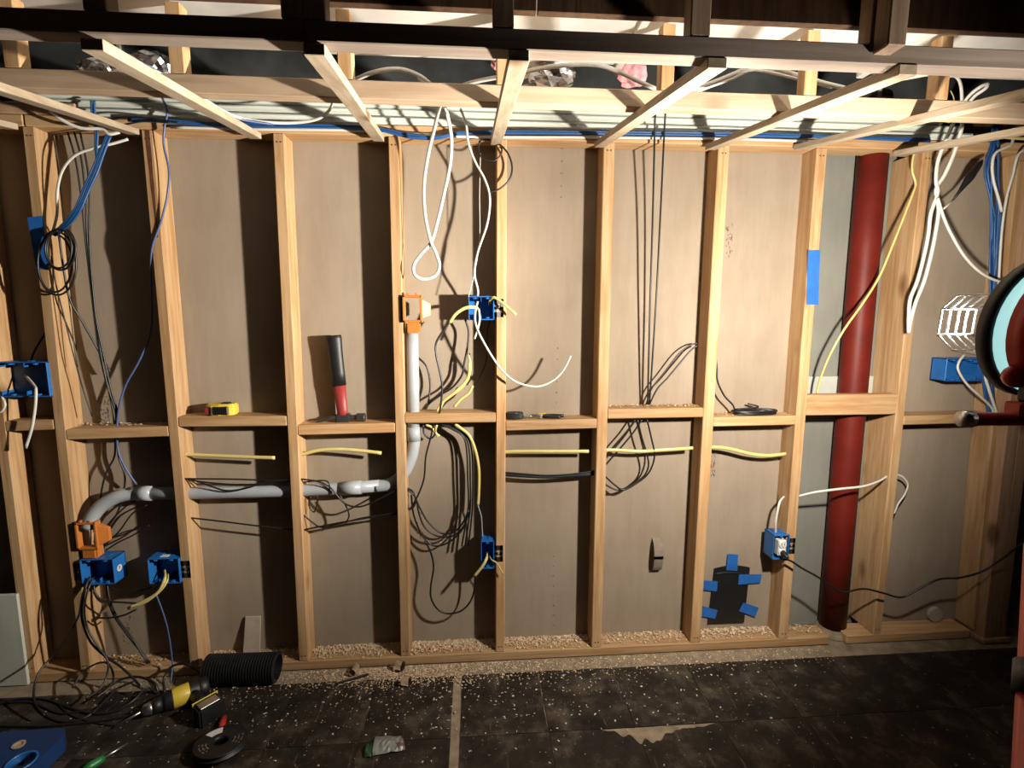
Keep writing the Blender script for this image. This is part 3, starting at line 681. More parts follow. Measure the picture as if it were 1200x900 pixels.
for dx, dy in ((.5, -.25), (.5, .3)):
    part_tube('leg', 'red', wl, [(pxb, ya, .76), (pxb+dx, ya+dy, .012)], .0125, n=12)
bpy.context.view_layer.update()
def spot(power, axis, size, blend, rad=.03, off=.155):
    ld = bpy.data.lights.new('work_or_added_lamp', 'SPOT'); ld.energy = power; ld.color = (1, .92, .80); ld.spot_size = math.radians(size); ld.spot_blend = blend; ld.shadow_soft_size = rad
    lo = bpy.data.objects.new('work_or_added_lamp', ld); col.objects.link(lo); lo.parent = wl
    mm = frame(LP+LA*off, -Vector(axis)); lo.matrix_parent_inverse = Matrix.Translation(wl['_org']).inverted(); lo.matrix_basis = mm
    return lo
spot(LAMP_W, (-.37, .92, .07), 168, .42)
spot(LAMP_W*3.1, (-.97, .20, .10), 95, 1.0)  # extra leftward beam off the head's axis, added to brighten the far-left bays
# added second head, out of frame, lights the right part of the front rail
HP = be+Vector((-.03, -.09, .12)); HA = Vector((-.66, .26, .60)).normalized(); FH = frame(HP, HA, (1, 0, 0))
bm = bmesh.new(); lathe(bm, [(.0001, -.115), (.05, -.112), (.085, -.092), (.108, -.06), (.118, -.035), (.116, -.035), (.10, -.058), (.075, -.088), (.0001, -.1)], 32, FH); link('dome', bm, 'red', wl, True)
bm = bmesh.new(); lathe(bm, [(.117, -.036), (.129, -.012), (.129, .008), (.121, .012), (.114, .004), (.114, -.03), (.117, -.036)], 32, FH); link('rim', bm, 'rubber', wl, True)
bm = bmesh.new(); lathe(bm, [(.0001, -.07), (.03, -.07), (.036, -.055), (.03, -.03), (.0001, -.025)], 20, FH); link('bulb', bm, 'bulb', wl, True)
added_spot = spot(LAMP_W*.45, HA, 70, .9); added_spot.matrix_basis = frame(HP, -HA)
# ================================================================ CABLES
Gk = 'loose black cables in the left bays'
cable('white cable entering over the left furring strip toward the blue cables', [(58, 130, -.06), (75, 142, -.05), (95, 150, -.04), (118, 151, -.03), (128, 157, -.03), (140, 155, -.02)], -.04, .0055, 'white', flat=.6)
cable('white cable dropping down the second stud into the black coil', [(150, 163, .0), (133, 168, -.01), (112, 173, -.02), (88, 182, -.02), (73, 200, -.015), (67, 225, -.012), (67, 250, -.012), (62, 272, -.012)], -.02, .005, 'white', flat=.6)
bl_ = [(128, 158, -.01), (120, 178, -.02), (111, 200, -.03), (101, 222, -.035), (92, 243, -.04), (82, 258, -.035), (70, 270, -.02), (62, 275, -.012)]
rj = random.Random(3)
for k in range(4):
    cable('blue data cable in the bundle falling into the black coil at left', [(p[0]+(k-1.5)*2.1*(1-abs(i-3)*.1)+rj.uniform(-.6, .6), p[1]+(k-1.5)*.8, p[2]) for i, p in enumerate(bl_)], -.03, .0036, 'bluecable', group='blue cables falling into the left coil')
for k, dx in enumerate((0, 6)):
    cable('blue data cable standing up past the wall top at left', [(107+dx*.6, 118, -.02), (108+dx*.5, 132, -.02), (112+dx*.4, 150, -.02), (112+dx*.3, 172, -.02), (114, 190, -.025)], -.02, .0038, 'bluecable', group='blue cables standing at the left wall top')
def coil(label, cx, cy, rx, ry, Y, r, mat, turns=2, n=40, jitter=2, seed=1, dy=.012, tail=None):
    q = random.Random(seed); P = []
    ph = [q.uniform(0, 6.28) for _ in range(4)]
    for k in range(n*turns+1):
        a = 2*math.pi*k/n; tt = k/n
        P.append(at(cx+rx*math.sin(a)*(1+.08*math.sin(tt*2.1+ph[0]))+jitter*math.sin(tt*1.7+ph[1]), cy-ry*math.cos(a)*(1+.08*math.sin(tt*1.3+ph[2])), Y-dy*tt/turns))
    if tail: P += smoothpath([P[-1]]+[at(*t) for t in tail], 5)[1:]
    bm = bmesh.new(); tube(bm, P, r, n=6); return tag(link('cable', bm, mat, None, True), label, 'cable')
coil('small tight coil of black cable hanging on the second stud', 70, 292, 16, 23, -.012, .0034, 'black', 3, seed=2, dy=.02)
coil('larger loose loop of black cable hanging below the tight coil', 66, 308, 22, 36, -.012, .0036, 'black', 2, seed=5, tail=[(80, 345, -.01), (97, 378, .02), (115, 410, .05), (130, 438, .055)])
cable('thin black wire slanting down the second stud face', [(60, 300, -.004), (66, 335, -.004), (76, 375, -.004), (86, 415, -.003), (97, 455, .02), (108, 488, .03)], -.003, .0022, 'black')
cable('thin black wire down the right edge of the second stud', [(79, 340), (83, 370), (87, 405), (91, 430)], 0.01, .002, 'black')
for k, pts in enumerate(([(76, 145), (88, 185), (95, 230), (100, 280), (108, 350), (115, 405), (125, 450), (135, 480), (136, 497)], [(85, 148), (95, 185), (100, 230), (103, 290), (112, 370), (122, 420), (131, 460), (137, 480), (138, 497)],
              [(93, 150), (104, 210), (105, 290), (112, 370), (120, 425), (130, 470), (134, 497)])):
    cable(('left', 'middle', 'right')[k]+'most of three black cables descending the second bay', pts, .05, .0032, 'black', group=Gk)
cable('blue-grey cable hanging along the third stud and through the blocking', [(189, 112, -.03), (196, 130, -.03), (193, 148, -.02), (192, 170, -.012), (198, 200, -.01), (196, 230, -.01), (188, 262, -.006), (178, 292, 0), (177, 330, .02), (178, 370, .03), (175, 395, .035), (162, 425, .04), (148, 450, .045), (140, 475, .045), (137, 505, .045), (139, 530, .045), (148, 550, .04), (160, 568, .05)], 0, .0037, 'bluegrey')
cable('black cable under the second blocking running behind the grey elbow', [(135, 512), (134, 535), (124, 555), (118, 582), (118, 605), (112, 635), (110, 652)], .055, .0034, 'black', group=Gk)
cable('black cable under the second blocking crossing the grey elbow', [(138, 512), (139, 535), (146, 556), (145, 575), (138, 600), (127, 618), (122, 640), (120, 654)], .06, .0034, 'black', group=Gk)
for k, pts in enumerate(([(122, 620), (135, 605), (152, 590), (165, 585)], [(122, 640), (140, 622), (155, 602), (172, 592)], [(124, 645), (138, 636), (158, 626), (178, 612)], [(120, 632), (140, 628), (160, 620), (175, 616)])):
    cable(('uppermost', 'second', 'lowest', 'third')[k]+' black cable fanning out right of the lower orange bracket', pts, .06, .003, 'black', group=Gk)
cable('black wire at the back of the leftmost bay behind the blue box', [(60, 380), (50, 395), (40, 412), (35, 425)], .06, .0035, 'black')
cable('stiff white cable tail hanging from the leftmost blue box', [(30, 440, .03), (40, 452, -.01), (42, 458, -.025), (41, 478, -.03), (37, 502, -.032), (30, 525, -.03)], -.02, .0058, 'white', flat=.6)
cable('cream cable looping from the leftmost blue box', [(2, 465, -.01), (6, 474, -.02), (2, 482, -.02), (-6, 484, -.02)], -.02, .004, 'white')
# bays three and four: horizontal runs
cable('yellow cable stretched across the bay under the tape measure', [(212, 532, .03), (225, 533, .035), (260, 534.5, .035), (300, 536, .03), (322, 536.5, .025)], .03, .0072, 'yellow', flat=.5)
cable('yellow cable arching across the bay under the hammer', [(346, 533, .03), (356, 532, .03), (372, 528, .03), (395, 526.5, .03), (420, 528, .03), (447, 531, .03)], .03, .0072, 'yellow', flat=.5)
cable('upper straight black cable above the conduit under the tape measure', [(212, 560), (225, 561), (270, 561.5), (310, 562.5), (345, 563)], .03, .0032, 'black')
cable('lower straight black cable above the conduit under the tape measure', [(212, 560), (232, 564), (270, 567.5), (310, 567), (345, 564)], .03, .003, 'black')
cable('sagging black cable draped on the conduit under the tape measure', [(212, 560), (228, 563), (248, 570), (265, 575), (285, 573), (305, 567), (325, 563), (345, 562)], .012, .0034, 'black')
cable('black cable below the conduit in the bay under the tape measure', [(212, 605), (225, 607), (260, 611), (300, 616), (345, 621)], .03, .0032, 'black')
cable('black cable swooping below the conduit under the hammer', [(345, 561), (358, 562), (375, 565), (388, 572), (396, 582), (406, 591), (420, 594), (436, 589), (452, 581), (468, 572)], .012, .0034, 'black')
cable('black cable wrapped round the conduit under the hammer', [(384, 580, .05), (386, 574, .02), (385, 566, .018), (378, 563, .03), (356, 565, .03)], .02, .003, 'black')
cable('black cable loop dropping from the conduit to the lower run', [(398, 580), (405, 592), (409, 604), (405, 613)], .02, .003, 'black')
cable('black cable rising from the lower run at the fourth stud', [(352, 600), (366, 612), (378, 618), (400, 613), (430, 606), (468, 602)], .025, .0032, 'black')
cable('lowest black cable run in the bay under the hammer', [(345, 622), (360, 620), (390, 614), (430, 607), (468, 600)], .02, .0034, 'black')
cable('short black cable loop below the conduit at the fourth stud', [(364, 582), (362, 592), (368, 600), (372, 588), (371, 580)], .03, .003, 'black')
# centre bay: white hanging loop
wa = [(404, 101, -.35), (415, 94, -.38), (440, 84, -.42), (468, 81, -.42), (492, 89, -.40), (508, 102, -.35), (518, 114, -.28)]
cable('white cable arching from the second full strip to the tie', wa, -.4, .0062, 'white', flat=.6)
cable('second white cable beside the arch ending in the hanging loop', [(490, 90, -.36), (507, 106, -.33), (519, 120, -.25), (525, 138, -.16), (529, 165, -.10), (527, 195, -.06), (520, 228, -.04), (512, 262, -.03), (505, 284, -.03), (494, 297, -.03), (485, 310, -.03), (486, 322, -.03), (496, 327, -.03), (510, 323, -.03), (515, 311, -.03), (511, 297, -.035), (504, 280, -.04), (498, 250, -.04), (497, 215, -.05), (502, 180, -.08), (508, 155, -.12), (514, 130, -.2), (519, 116, -.27)], -.05, .0062, 'white', flat=.6)
cable('white cable running right from the tie under the third strip', [(516, 117, -.27), (530, 107, -.3), (548, 98, -.34), (575, 92, -.38), (600, 88, -.42)], -.3, .0062, 'white', flat=.6)
cable('white cable arching right over the wooden rail from the third strip', [(612, 85, -.42), (640, 79, -.44), (680, 75, -.45), (705, 77, -.45), (725, 84, -.44), (750, 96, -.42), (782, 110, -.40)], -.4, .0065, 'white', flat=.6)
cable('white cable humped between the fourth and fifth strips', [(800, 112, -.38), (815, 104, -.4), (840, 95, -.42), (862, 86, -.44), (882, 77, -.46), (905, 80, -.45), (935, 88, -.44), (965, 97, -.42), (990, 103, -.40)], -.4, .0068, 'white', flat=.6)
cable('second white cable just under the hump between the right strips', [(805, 113, -.36), (830, 102, -.38), (858, 92, -.40), (880, 82, -.42), (900, 84, -.42), (930, 91, -.42), (975, 102, -.40)], -.4, .005, 'white', flat=.6)
cable('pale white cable crossing beside the first full strip', [(150, 65, -.45), (175, 80, -.42), (210, 98, -.36), (240, 117, -.3), (270, 134, -.22), (300, 142, -.15), (340, 144, -.12), (370, 140, -.12), (385, 130, -.14), (391, 117, -.2)], -.3, .0052, 'white', flat=.6)
cable('thin grey cable beside the pale one at the first full strip', [(160, 69, -.42), (200, 92, -.35), (240, 119, -.28), (275, 138, -.2), (320, 146, -.13)], -.3, .0035, 'bluegrey')
cable('thin white cable falling from the wall top into the eye-level blue box', [(540, 128, -.2), (546, 145, -.12), (549, 168, -.05), (557, 190, -.03), (568, 210, -.03), (574, 232, -.03), (571, 262, -.03), (560, 295, -.025), (556, 320, -.02), (560, 340, 0), (559, 350, .02)], -.03, .0042, 'white')
cable('very thin white thread hanging beside the falling white cable', [(563, 180), (562, 230), (562, 280), (556, 320), (549, 348)], -.02, .0013, 'white')
cable('white cable tail swinging right from the eye-level blue box', [(560, 352, .02), (557, 365, -.01), (557, 378, -.025), (563, 394, -.03), (578, 420, -.035), (592, 438, -.035), (608, 449, -.035), (630, 453, -.035), (648, 446, -.035), (660, 434, -.035), (669, 417, -.035)], -.03, .0042, 'white')
cable('short white tail hanging below the eye-level blue box', [(561, 362, .0), (562, 375, -.02), (559, 388, -.025), (556, 397, -.025)], -.02, .004, 'white')
cable('black cable ring hanging round the third strip end', [(560, 172, -.02), (566, 164, -.02), (580, 166, -.025), (594, 178, -.03), (600, 195, -.03), (597, 210, -.03), (586, 221, -.03), (572, 226, -.03)], -.02, .0034, 'black')
cable('small black cable loop under the third strip end', [(562, 165), (561, 178), (568, 187), (580, 188), (588, 178), (585, 165)], -.02, .0032, 'black')
cable('yellow cable curving into the left side of the eye-level blue box', [(560, 362, .02), (556, 360, -.01), (545, 361, -.02), (534, 368, -.02), (527, 378, -.015)], -.02, .0065, 'yellow', flat=.6)
cable('yellow stripped tail poking right out of the eye-level blue box', [(574, 356, .02), (576, 350, -.01), (580, 349, -.02), (590, 356, -.03), (605, 369, -.035)], -.02, .0055, 'yellow', flat=.6)
cable('short yellow wire curled inside the eye-level blue box', [(573, 358, .03), (574, 352, .0), (580, 348, -.01)], 0, .003, 'yellow')
cable('black cable bowing left from the yellow sheath to the blocking', [(527, 377), (519, 388), (511, 402), (511, 416), (515, 434), (518, 452), (517, 470), (515, 484)], .0, .004, 'black')
cable('black cable down from the eye-level box curving left on the blocking', [(545, 374, .03), (549, 388), (548, 405), (544, 425), (541, 440), (530, 454), (515, 463), (506, 469), (502, 474)], .04, .0042, 'black')
cable('thin black cable curving up behind the conduit above the blocking', [(490, 419, .06), (500, 430, .06), (504, 450, .06), (502, 472, .05)], .06, .0038, 'black')
for k, pts in enumerate(([(549, 414), (551, 430), (548, 444), (540, 455), (528, 464), (518, 472), (512, 482)], [(550, 425), (549, 440), (543, 450), (530, 462), (520, 470), (514, 482)], [(554, 452), (549, 461), (540, 468), (532, 477)])):
    cable(('outermost', 'inner', 'shortest')[k]+' of the yellow cables bending into the centre blocking', pts, .035, .0058, 'yellow', flat=.6, group='yellow cables at the centre blocking')
cable('thin brown-black wire running up the dark side of the centre bay', [(556, 450), (567, 432), (571, 412), (571, 388), (575, 372)], .06, .0024, 'black')
cable('yellow cable hanging below the centre blocking to the low blue box', [(533, 497), (540, 502), (550, 511), (557, 528), (561, 550), (561, 575), (560, 592)], .03, .0062, 'yellow', flat=.6)
cable('curled yellow end just under the centre blocking', [(499, 498), (506, 501), (511, 508), (515, 511)], .03, .005, 'yellow', flat=.6)
cable('second curled yellow end under the centre blocking', [(512, 498), (510, 505), (513, 512)], .03, .0045, 'yellow', flat=.6)
cable('grey wire from the hanging yellow cable into the low blue box', [(560, 592), (564, 606), (565, 622), (566, 634)], .03, .0026, 'pvc')
cable('black cable knotted under the centre blocking and falling left', [(496, 498), (497, 508), (504, 514), (510, 508), (508, 498), (505, 512), (499, 535), (497, 560), (490, 580), (480, 598)], .03, .0036, 'black')
for k, dx in enumerate((0, 3, 6)):
    cable(('left', 'middle', 'right')[k]+' strand of the black trio hanging below the centre blocking', [(516+dx, 497), (530+dx, 503), (543+dx*.8, 512), (547+dx, 530), (548+dx, 560), (549+dx*.8, 590), (546+dx, 612), (541+dx*1.3, 640)], .035+.004*k, .0036, 'black', group='black cables hanging in the centre bay')
cable('wide black cable loop hanging low in the centre bay', [(478, 574), (487, 583), (491, 602), (498, 618), (512, 628), (530, 628), (543, 617), (549, 598)], .03, .0036, 'black')
cable('narrower black cable loop inside the wide one', [(478, 572), (485, 580), (492, 595), (502, 612), (518, 625), (534, 622), (546, 606), (551, 586)], .04, .0036, 'black')
cable('deeper black cable loop behind the wide one', [(482, 580), (484, 600), (490, 618), (500, 634), (512, 640), (528, 634), (542, 620), (550, 600)], .045, .0036, 'black')
cable('black cable tail sweeping along the bottom of the centre bay', [(498, 634), (505, 648), (508, 665), (505, 685), (505, 700), (512, 713), (524, 719), (540, 716), (551, 705), (556, 690), (557, 672)], .03, .0038, 'black')
cable('black cable from the fourth stud hole into the loops', [(474, 590), (482, 596), (487, 588), (484, 576), (478, 573)], .03, .0034, 'black')
for k, pts in enumerate(([(571, 648, .02), (570, 655, -.02), (565, 664, -.03), (556, 675, -.03)], [(573, 650, .02), (576, 656, -.02), (582, 660, -.02), (590, 673, -.02)])):
    cable(('left', 'right')[k]+' cream tail sticking out of the low centre blue box', pts, -.02, (.006, .003)[k], 'yellow' if k else 'yellow', flat=.6)
# bay six
cable('yellow cable straight across the bay below the pliers', [(584, 530, .035), (610, 529, .03), (650, 529, .03), (690, 529, .03)], .03, .0074, 'yellow', flat=.5)
for k in range(4):
    cable('black cable strand in the bundle below the pliers', [(584, 553+k*1.3), (610, 555+k*1.2), (640, 557+k*1.1-.5*(k % 2)), (670, 555.5+k*1.0), (696, 552+k*1.4)], .03+.003*(k % 2), .0034, 'black', group='black cable bundle below the pliers')
# bay seven
cable('yellow cable across the bay left of the eighth stud', [(703, 528), (720, 527.5), (750, 529), (775, 527.5), (800, 526), (812, 525)], .03, .0074, 'yellow', flat=.5)
cable('yellow cable sagging across the bay with the coiled black cable', [(826, 524), (845, 524.5), (860, 527), (880, 532), (900, 534), (921, 532)], .03, .0078, 'yellow', flat=.5)
cable('left one of two black cables falling straight from the wall top', [(768, 133, -.06), (767, 165, -.03), (765, 250, .0), (762, 350, .02), (760, 430, .035), (759, 474, .045)], 0, .0036, 'black', group='straight black cables in the seventh bay')
cable('right one of two black cables falling straight from the wall top', [(780, 128, -.06), (778, 165, -.03), (774, 250, .0), (769, 350, .02), (764, 430, .035), (761, 474, .045)], 0, .0036, 'black', group='straight black cables in the seventh bay')
cable('upper black cable bending from the blocking to the eighth stud', [(757, 474), (764, 455), (778, 437), (795, 415), (808, 405), (818, 402)], .045, .003, 'black')
cable('lower black cable bending from the blocking to the eighth stud', [(761, 474), (770, 456), (782, 443), (797, 425), (810, 410), (818, 405)], .04, .0034, 'black')
cable('upper black cable slanting left below the blocking with wood chips', [(745, 491), (735, 505), (722, 520), (705, 540)], .04, .0036, 'black')
cable('lower black cable slanting left below the blocking with wood chips', [(753, 491), (742, 507), (728, 524), (705, 550)], .04, .0036, 'black')
cable('left black cable loop hanging under the straight pair', [(747, 491), (752, 512), (758, 532), (760, 545), (756, 556), (746, 565), (733, 572), (722, 574), (710, 568), (704, 562)], .035, .0036, 'black')
cable('right black cable loop hanging under the straight pair', [(758, 491), (763, 512), (767, 532), (764, 547), (757, 558), (745, 567), (731, 574), (720, 568), (708, 557)], .03, .0036, 'black')
# coil on the blocking of bay eight
cz_ = blkz[7]
def floorcoil(label, ctr, rx, ry, z, r, turns, mat, seed, lead=None, tail=None, n=36, rise=.0):
    q = random.Random(seed); P = []
    ph = [q.uniform(0, 6.28) for _ in range(4)]
    for k in range(n*turns+1):
        a = 2*math.pi*k/n+2.6; t = k/n
        P.append(Vector((ctr.x+rx*(1+.12*math.sin(1.9*t+ph[0]))*math.cos(a)+.006*math.sin(2.3*t+ph[1]), ctr.y+ry*(1+.12*math.sin(2.6*t+ph[2]))*math.sin(a), z+r*1.05+t*r*1.1+rise*abs(math.sin(a*.5+t)))))
    if lead: P = smoothpath([Vector(v) for v in lead]+[P[0]], 6)[:-1]+P
    if tail: P += smoothpath([P[-1]]+[Vector(v) for v in tail], 6)[1:]
    bm = bmesh.new(); tube(bm, P, r, n=6); return tag(link('cable', bm, mat, None, True), label, 'cable')
cc = at(884, 487, .04); cc.z = cz_
floorcoil('flat coil of black cable lying on the blocking with its lead running up', cc, .085, .03, cz_, .0036, 4, 'black', 7, lead=[at(838, 410, .03), at(840, 430, .03), at(841, 447, .03), at(849, 464, .03), at(859, 475, .03)], tail=[(cc.x+.02, cc.y+.01, cz_+.03), (cc.x-.02, cc.y+.02, cz_+.042)])
# right bays
cable('white cable entering the top of the receptacle box', [(919, 582, .03), (914, 588, .0), (911, 600, -.005), (909, 614, 0), (909, 628, .02)], 0, .0055, 'white', flat=.6)
cable('white cable passing in front of the red pipe', [(934, 582, .02), (955, 577, -.01), (985, 573, -.025), (1012, 570, -.02), (1030, 564, 0), (1040, 558, .02)], 0, .0055, 'white', flat=.6)
cable('white cable loop right of the stud behind the pipe', [(1050, 556, .03), (1058, 559), (1064, 568), (1060, 580), (1053, 590), (1048, 602)], .03, .004, 'white', flat=.6)
cable('yellow cable draped diagonally across the red pipe', [(1075, 170, -.01), (1070, 185, -.01), (1069, 200, -.01), (1073, 215, -.01), (1070, 226, -.015), (1060, 252, -.02), (1045, 290, -.025), (1030, 325, -.025), (1010, 357, -.025), (990, 385, -.02), (973, 415, -.005), (962, 442, .03), (957, 462, .05)], 0, .0045, 'yellow')
cable('black power cord running from the receptacle to the right edge', [(917, 655, -.03), (926, 657, -.04), (940, 666, -.04), (958, 676, -.045), (975, 688, -.05), (988, 694, -.05), (1012, 690, -.05), (1035, 695, -.05), (1056, 700, -.05), (1075, 691, -.06), (1100, 679, -.07), (1125, 677, -.07), (1150, 670, -.08), (1170, 658, -.1), (1190, 643, -.15), (1215, 625, -.2)], -.05, .0042, 'black', cat='cord')
pg = thing('power_plug', 'black plug in the lower socket of the receptacle', 'plug', at(916, 652, -.03))
pcx = at(916.5, 650, -.025); bm = bmesh.new(); lathe(bm, [(.012, 0), (.012, .012), (.008, .024), (.005, .034)], 12, frame((xm, -.024, zm-.017), (.1, -1, -.25))); link('plug_body', bm, 'rubber', pg, True)
wr1 = [(1122, 135, -.14), (1108, 165, -.12), (1099, 190, -.11), (1097, 212, -.11), (1099, 226, -.11), (1091, 250, -.11), (1088, 275, -.11), (1083, 300, -.11), (1075, 330, -.11), (1067, 350, -.11), (1065, 372, -.11), (1065, 390, -.11)]
wr2 = [(1128, 130, -.14), (1127, 150, -.13), (1118, 180, -.12), (1107, 205, -.11), (1097, 222, -.105), (1100, 245, -.11), (1097, 270, -.11), (1091, 300, -.11), (1083, 330, -.11), (1073, 355, -.11), (1067, 378, -.11), (1065, 390, -.11)]
cable('left strand of the thick white hanging cable loop at right', wr1, -.11, .0072, 'white', flat=.7)
cable('right strand of the thick white hanging cable loop at right', wr2, -.12, .0072, 'white', flat=.7)
cable('white cable swinging right from the hanging loop behind the light', [(1099, 232), (1106, 255), (1115, 275), (1130, 300), (1150, 320), (1175, 331), (1210, 335)], -.12, .005, 'white')
cable('white cable arching down from the fifth strip to the tie at right', [(1048, 94, -.3), (1075, 89, -.28), (1095, 86, -.26), (1108, 89, -.26), (1120, 89, -.25), (1126, 100, -.22), (1127, 120, -.18), (1124, 138, -.14)], -.2, .0065, 'white', flat=.6)
for k, dx in enumerate((0, 5)):
    cable(('left', 'right')[k]+' white cable end sticking up right of the tie', [(1128+dx, 122+dx*.3, -.16), (1138+dx, 110+dx*.4, -.18), (1150+dx, 101+dx*.5, -.2), (1158, 98, -.2)], -.2, .006, 'white', flat=.6)
cable('yellow string tie round the white cables at the right strip', [(1106, 128, -.16), (1103, 134, -.17), (1106, 140, -.17), (1114, 142, -.16), (1118, 118, -.14), (1114, 106, -.13)], -.16, .0018, 'yellow', name='string_tie', cat='tie')
rj = random.Random(9)
for k in range(6):
    o_ = (k-2.5); J = [rj.uniform(-2.2, 2.2) for _ in range(10)]; ZJ = [rj.uniform(-.008, .008) for _ in range(10)]
    cable('blue data cable in the thick bundle beside the corner post', [(p[0]+J[i]+ZJ[i]*0, p[1], p[2]+ZJ[i]) for i, p in enumerate([(1167+o_*1.5, 150, -.0), (1165+o_*1.4, 172, -.03), (1162+o_*2.6, 200, -.04), (1165+o_*2.4, 235, -.04), (1167+o_*1.5, 262, -.04), (1164+o_*1.7, 310, -.04), (1162+o_*1.6, 360, -.04), (1160+o_*2.2, 410, -.035), (1158+o_*2.4, 450, -.03), (1162+o_*1.3, 490, -.03)])], -.04, .004, 'bluecable', group='blue cable bundle by the corner post')
cable('white cable lying over the blue bundle by the corner post', [(1188, 160, -.05), (1184, 170, -.06), (1168, 178, -.06), (1163, 190, -.06), (1164, 210, -.06), (1170, 232, -.06), (1174, 248, -.055)], -.05, .005, 'white')
cable('long white cable hanging right of the blue bundle', [(1205, 172, -.05), (1193, 182, -.05), (1187, 205, -.05), (1180, 230, -.05), (1175, 262, -.05), (1172, 300, -.05), (1170, 340, -.05)], -.05, .0045, 'white')
cable('left white cable curving out of the wide box behind the light', [(1130, 416, -.02), (1124, 424, -.03), (1123, 434, -.035), (1133, 450, -.04), (1148, 464, -.045), (1162, 478, -.045), (1169, 495, -.045)], -.04, .0045, 'white')
cable('right white cable curving out of the wide box behind the light', [(1151, 424, -.02), (1154, 440, -.035), (1160, 460, -.045), (1166, 478, -.045), (1172, 496, -.045)], -.04, .0055, 'white')
cable('yellow cable crossing the top right corner above the blue bundle', [(1160, 158), (1180, 161), (1210, 163)], -.08, .006, 'yellow', flat=.6)
cn = thing('inline_connector', 'black tapered connector on a cable beside the blue bundle', 'connector', at(1135, 215, -.05))
ca, cb = at(1151, 188, -.04), at(1118, 233, -.06)
part_tube('shell', 'rubber', cn, [ca.lerp(cb, t) for t in (0, .1, .45, .6, .8, 1)], [.004, .011, .015, .011, .006, .004], n=12)
part_tube('white_lead', 'white', cn, [cb, at(1110, 241, -.07), at(1103, 247, -.08)], .0038, n=8)
# cables along the wall top
rj = random.Random(21)
top_path = [(150, 142, -.02), (190, 143, -.02), (250, 147, -.02), (330, 149, -.02), (420, 151, -.02), (450, 154, -.02), (480, 161, -.025), (510, 163, -.025), (545, 157, -.02), (620, 157, -.02), (700, 158, -.02), (800, 158.5, -.02), (900, 160, -.02), (1000, 163, -.02), (1090, 166, -.02)]
for k in range(4):
    lab = ('lowest', 'second', 'third', 'uppermost')[k]+' blue data cable in the run along the wall top'
    cable(lab, [(p[0], p[1]-k*1.1+rj.uniform(-.7, .7), p[2]-.003*(k % 2)) for p in top_path], -.02, .003, 'bluecable', group='blue cables along the wall top')
cable('black cable rising over the blue run at the left wall top', [(122, 140, -.03), (150, 137, -.03), (175, 139, -.03), (210, 144, -.03)], -.03, .003, 'black')
cable('second black cable joining the blue run at the left wall top', [(145, 146, -.03), (170, 142, -.03), (200, 144, -.03)], -.03, .003, 'black')
cable('white cable lying under the blue run along the wall top', [(200, 149, -.012), (300, 151.5, -.012), (420, 153, -.012), (540, 160, -.012), (700, 161, -.012), (860, 163, -.012), (960, 166, -.012)], -.01, .005, 'white', flat=.6)
# ================================================================ FLOOR THINGS
# hanging cables from the lower left boxes to the floor
G2 = 'black cables hanging from the low left boxes'
for k, (lab, pts) in enumerate((
    ('thick black cable falling from the stickered box to the floor tangle', [(105, 676, .0), (100, 690, -.03), (96, 710, -.04), (97, 730, -.045), (106, 752, -.05), (122, 768, -.06), (142, 782, -.08), (158, 797, -.10), (165, 806, -.12)]),
    ('second black cable falling beside the thick one', [(110, 676, .0), (103, 692, -.035), (99, 712, -.05), (102, 735, -.05), (115, 758, -.06), (126, 774, -.07), (125, 792, -.09), (118, 806, -.12), (100, 820, -.16)]),
    ('black cable swinging left from the stickered box to the floor', [(103, 678, .0), (96, 700, -.02), (92, 722, -.02), (78, 748, -.04), (62, 768, -.06), (47, 786, -.10), (40, 806, -.14), (41, 824, -.18), (52, 838, -.22)]),
    ('black cable dropping from the stickered box into the bay corner', [(125, 676, .02), (128, 700, .0), (138, 725, .0), (155, 748, .01), (173, 780 - 2, -.0)]),
    ('second black cable dropping into the bay corner', [(124, 678, .02), (126, 700, .01), (134, 722, .01), (150, 745, .02), (176, 777, .01)]),
    ('black cable bowing from the stickered box toward the second box', [(110, 686, -.01), (112, 696, -.02), (122, 704, -.02), (145, 706, -.01), (160, 707, .0)]),
    ('black cable linking the two low left blue boxes', [(128, 688, .02), (142, 693, .02), (160, 693, .02), (178, 688, .02)]),
    ('short black cable stub crossing below the two low boxes', [(114, 724, -.01), (128, 724, -.01), (145, 721, -.01), (160, 714, -.0)]),
    ('black cable arching over the bottom plate at left', [(85, 806, -.1), (95, 790, -.06), (108, 780, -.04), (122, 776, -.04), (130, 782, -.05), (133, 795, -.08), (128, 806, -.11), (112, 818, -.15)]),
    )):
    cable(lab, pts, -.02, .0036 if k else .0042, 'black', group=G2)
cable('blue-grey wire falling from the third stud box to the floor', [(183, 697, -.02), (190, 715, -.02), (196, 735, -.02), (200, 758, -.02), (202, 780, -.03), (200, 800, -.06)], -.02, .0028, 'bluegrey')
for k, pts in enumerate(([(193, 668, .02), (193, 678, -.02), (186, 693, -.035), (172, 703, -.04), (150, 713, -.04)], [(197, 672, .02), (196, 680, -.02), (188, 692, -.035), (170, 706, -.04), (152, 711, -.045)])):
    cable(('thicker', 'thinner')[k]+' cream tail hanging out of the third stud box', pts, -.03, (.0065, .0045)[k], 'yellow', flat=.6)
def fcable(label, pts, r, mat='black', group=None, z=.0):
    P = [atz(p[0], p[1], z+r+(p[2] if len(p) > 2 else 0)) for p in pts]
    bm = bmesh.new(); tube(bm, smoothpath(P, 6), r, n=7); return tag(link('cable', bm, mat, None, True), label, 'cable', group)
G3 = 'black cables tangled on the floor at left'
fcable('black cable loop uppermost in the floor tangle', [(-30, 832), (0, 824), (25, 819), (55, 820), (80, 829), (105, 836), (130, 835), (155, 822, .01), (172, 806, .02), (184, 812), (180, 800, .03), (160, 793, .03), (138, 798, .02), (120, 812, .01)], .0045, group=G3)
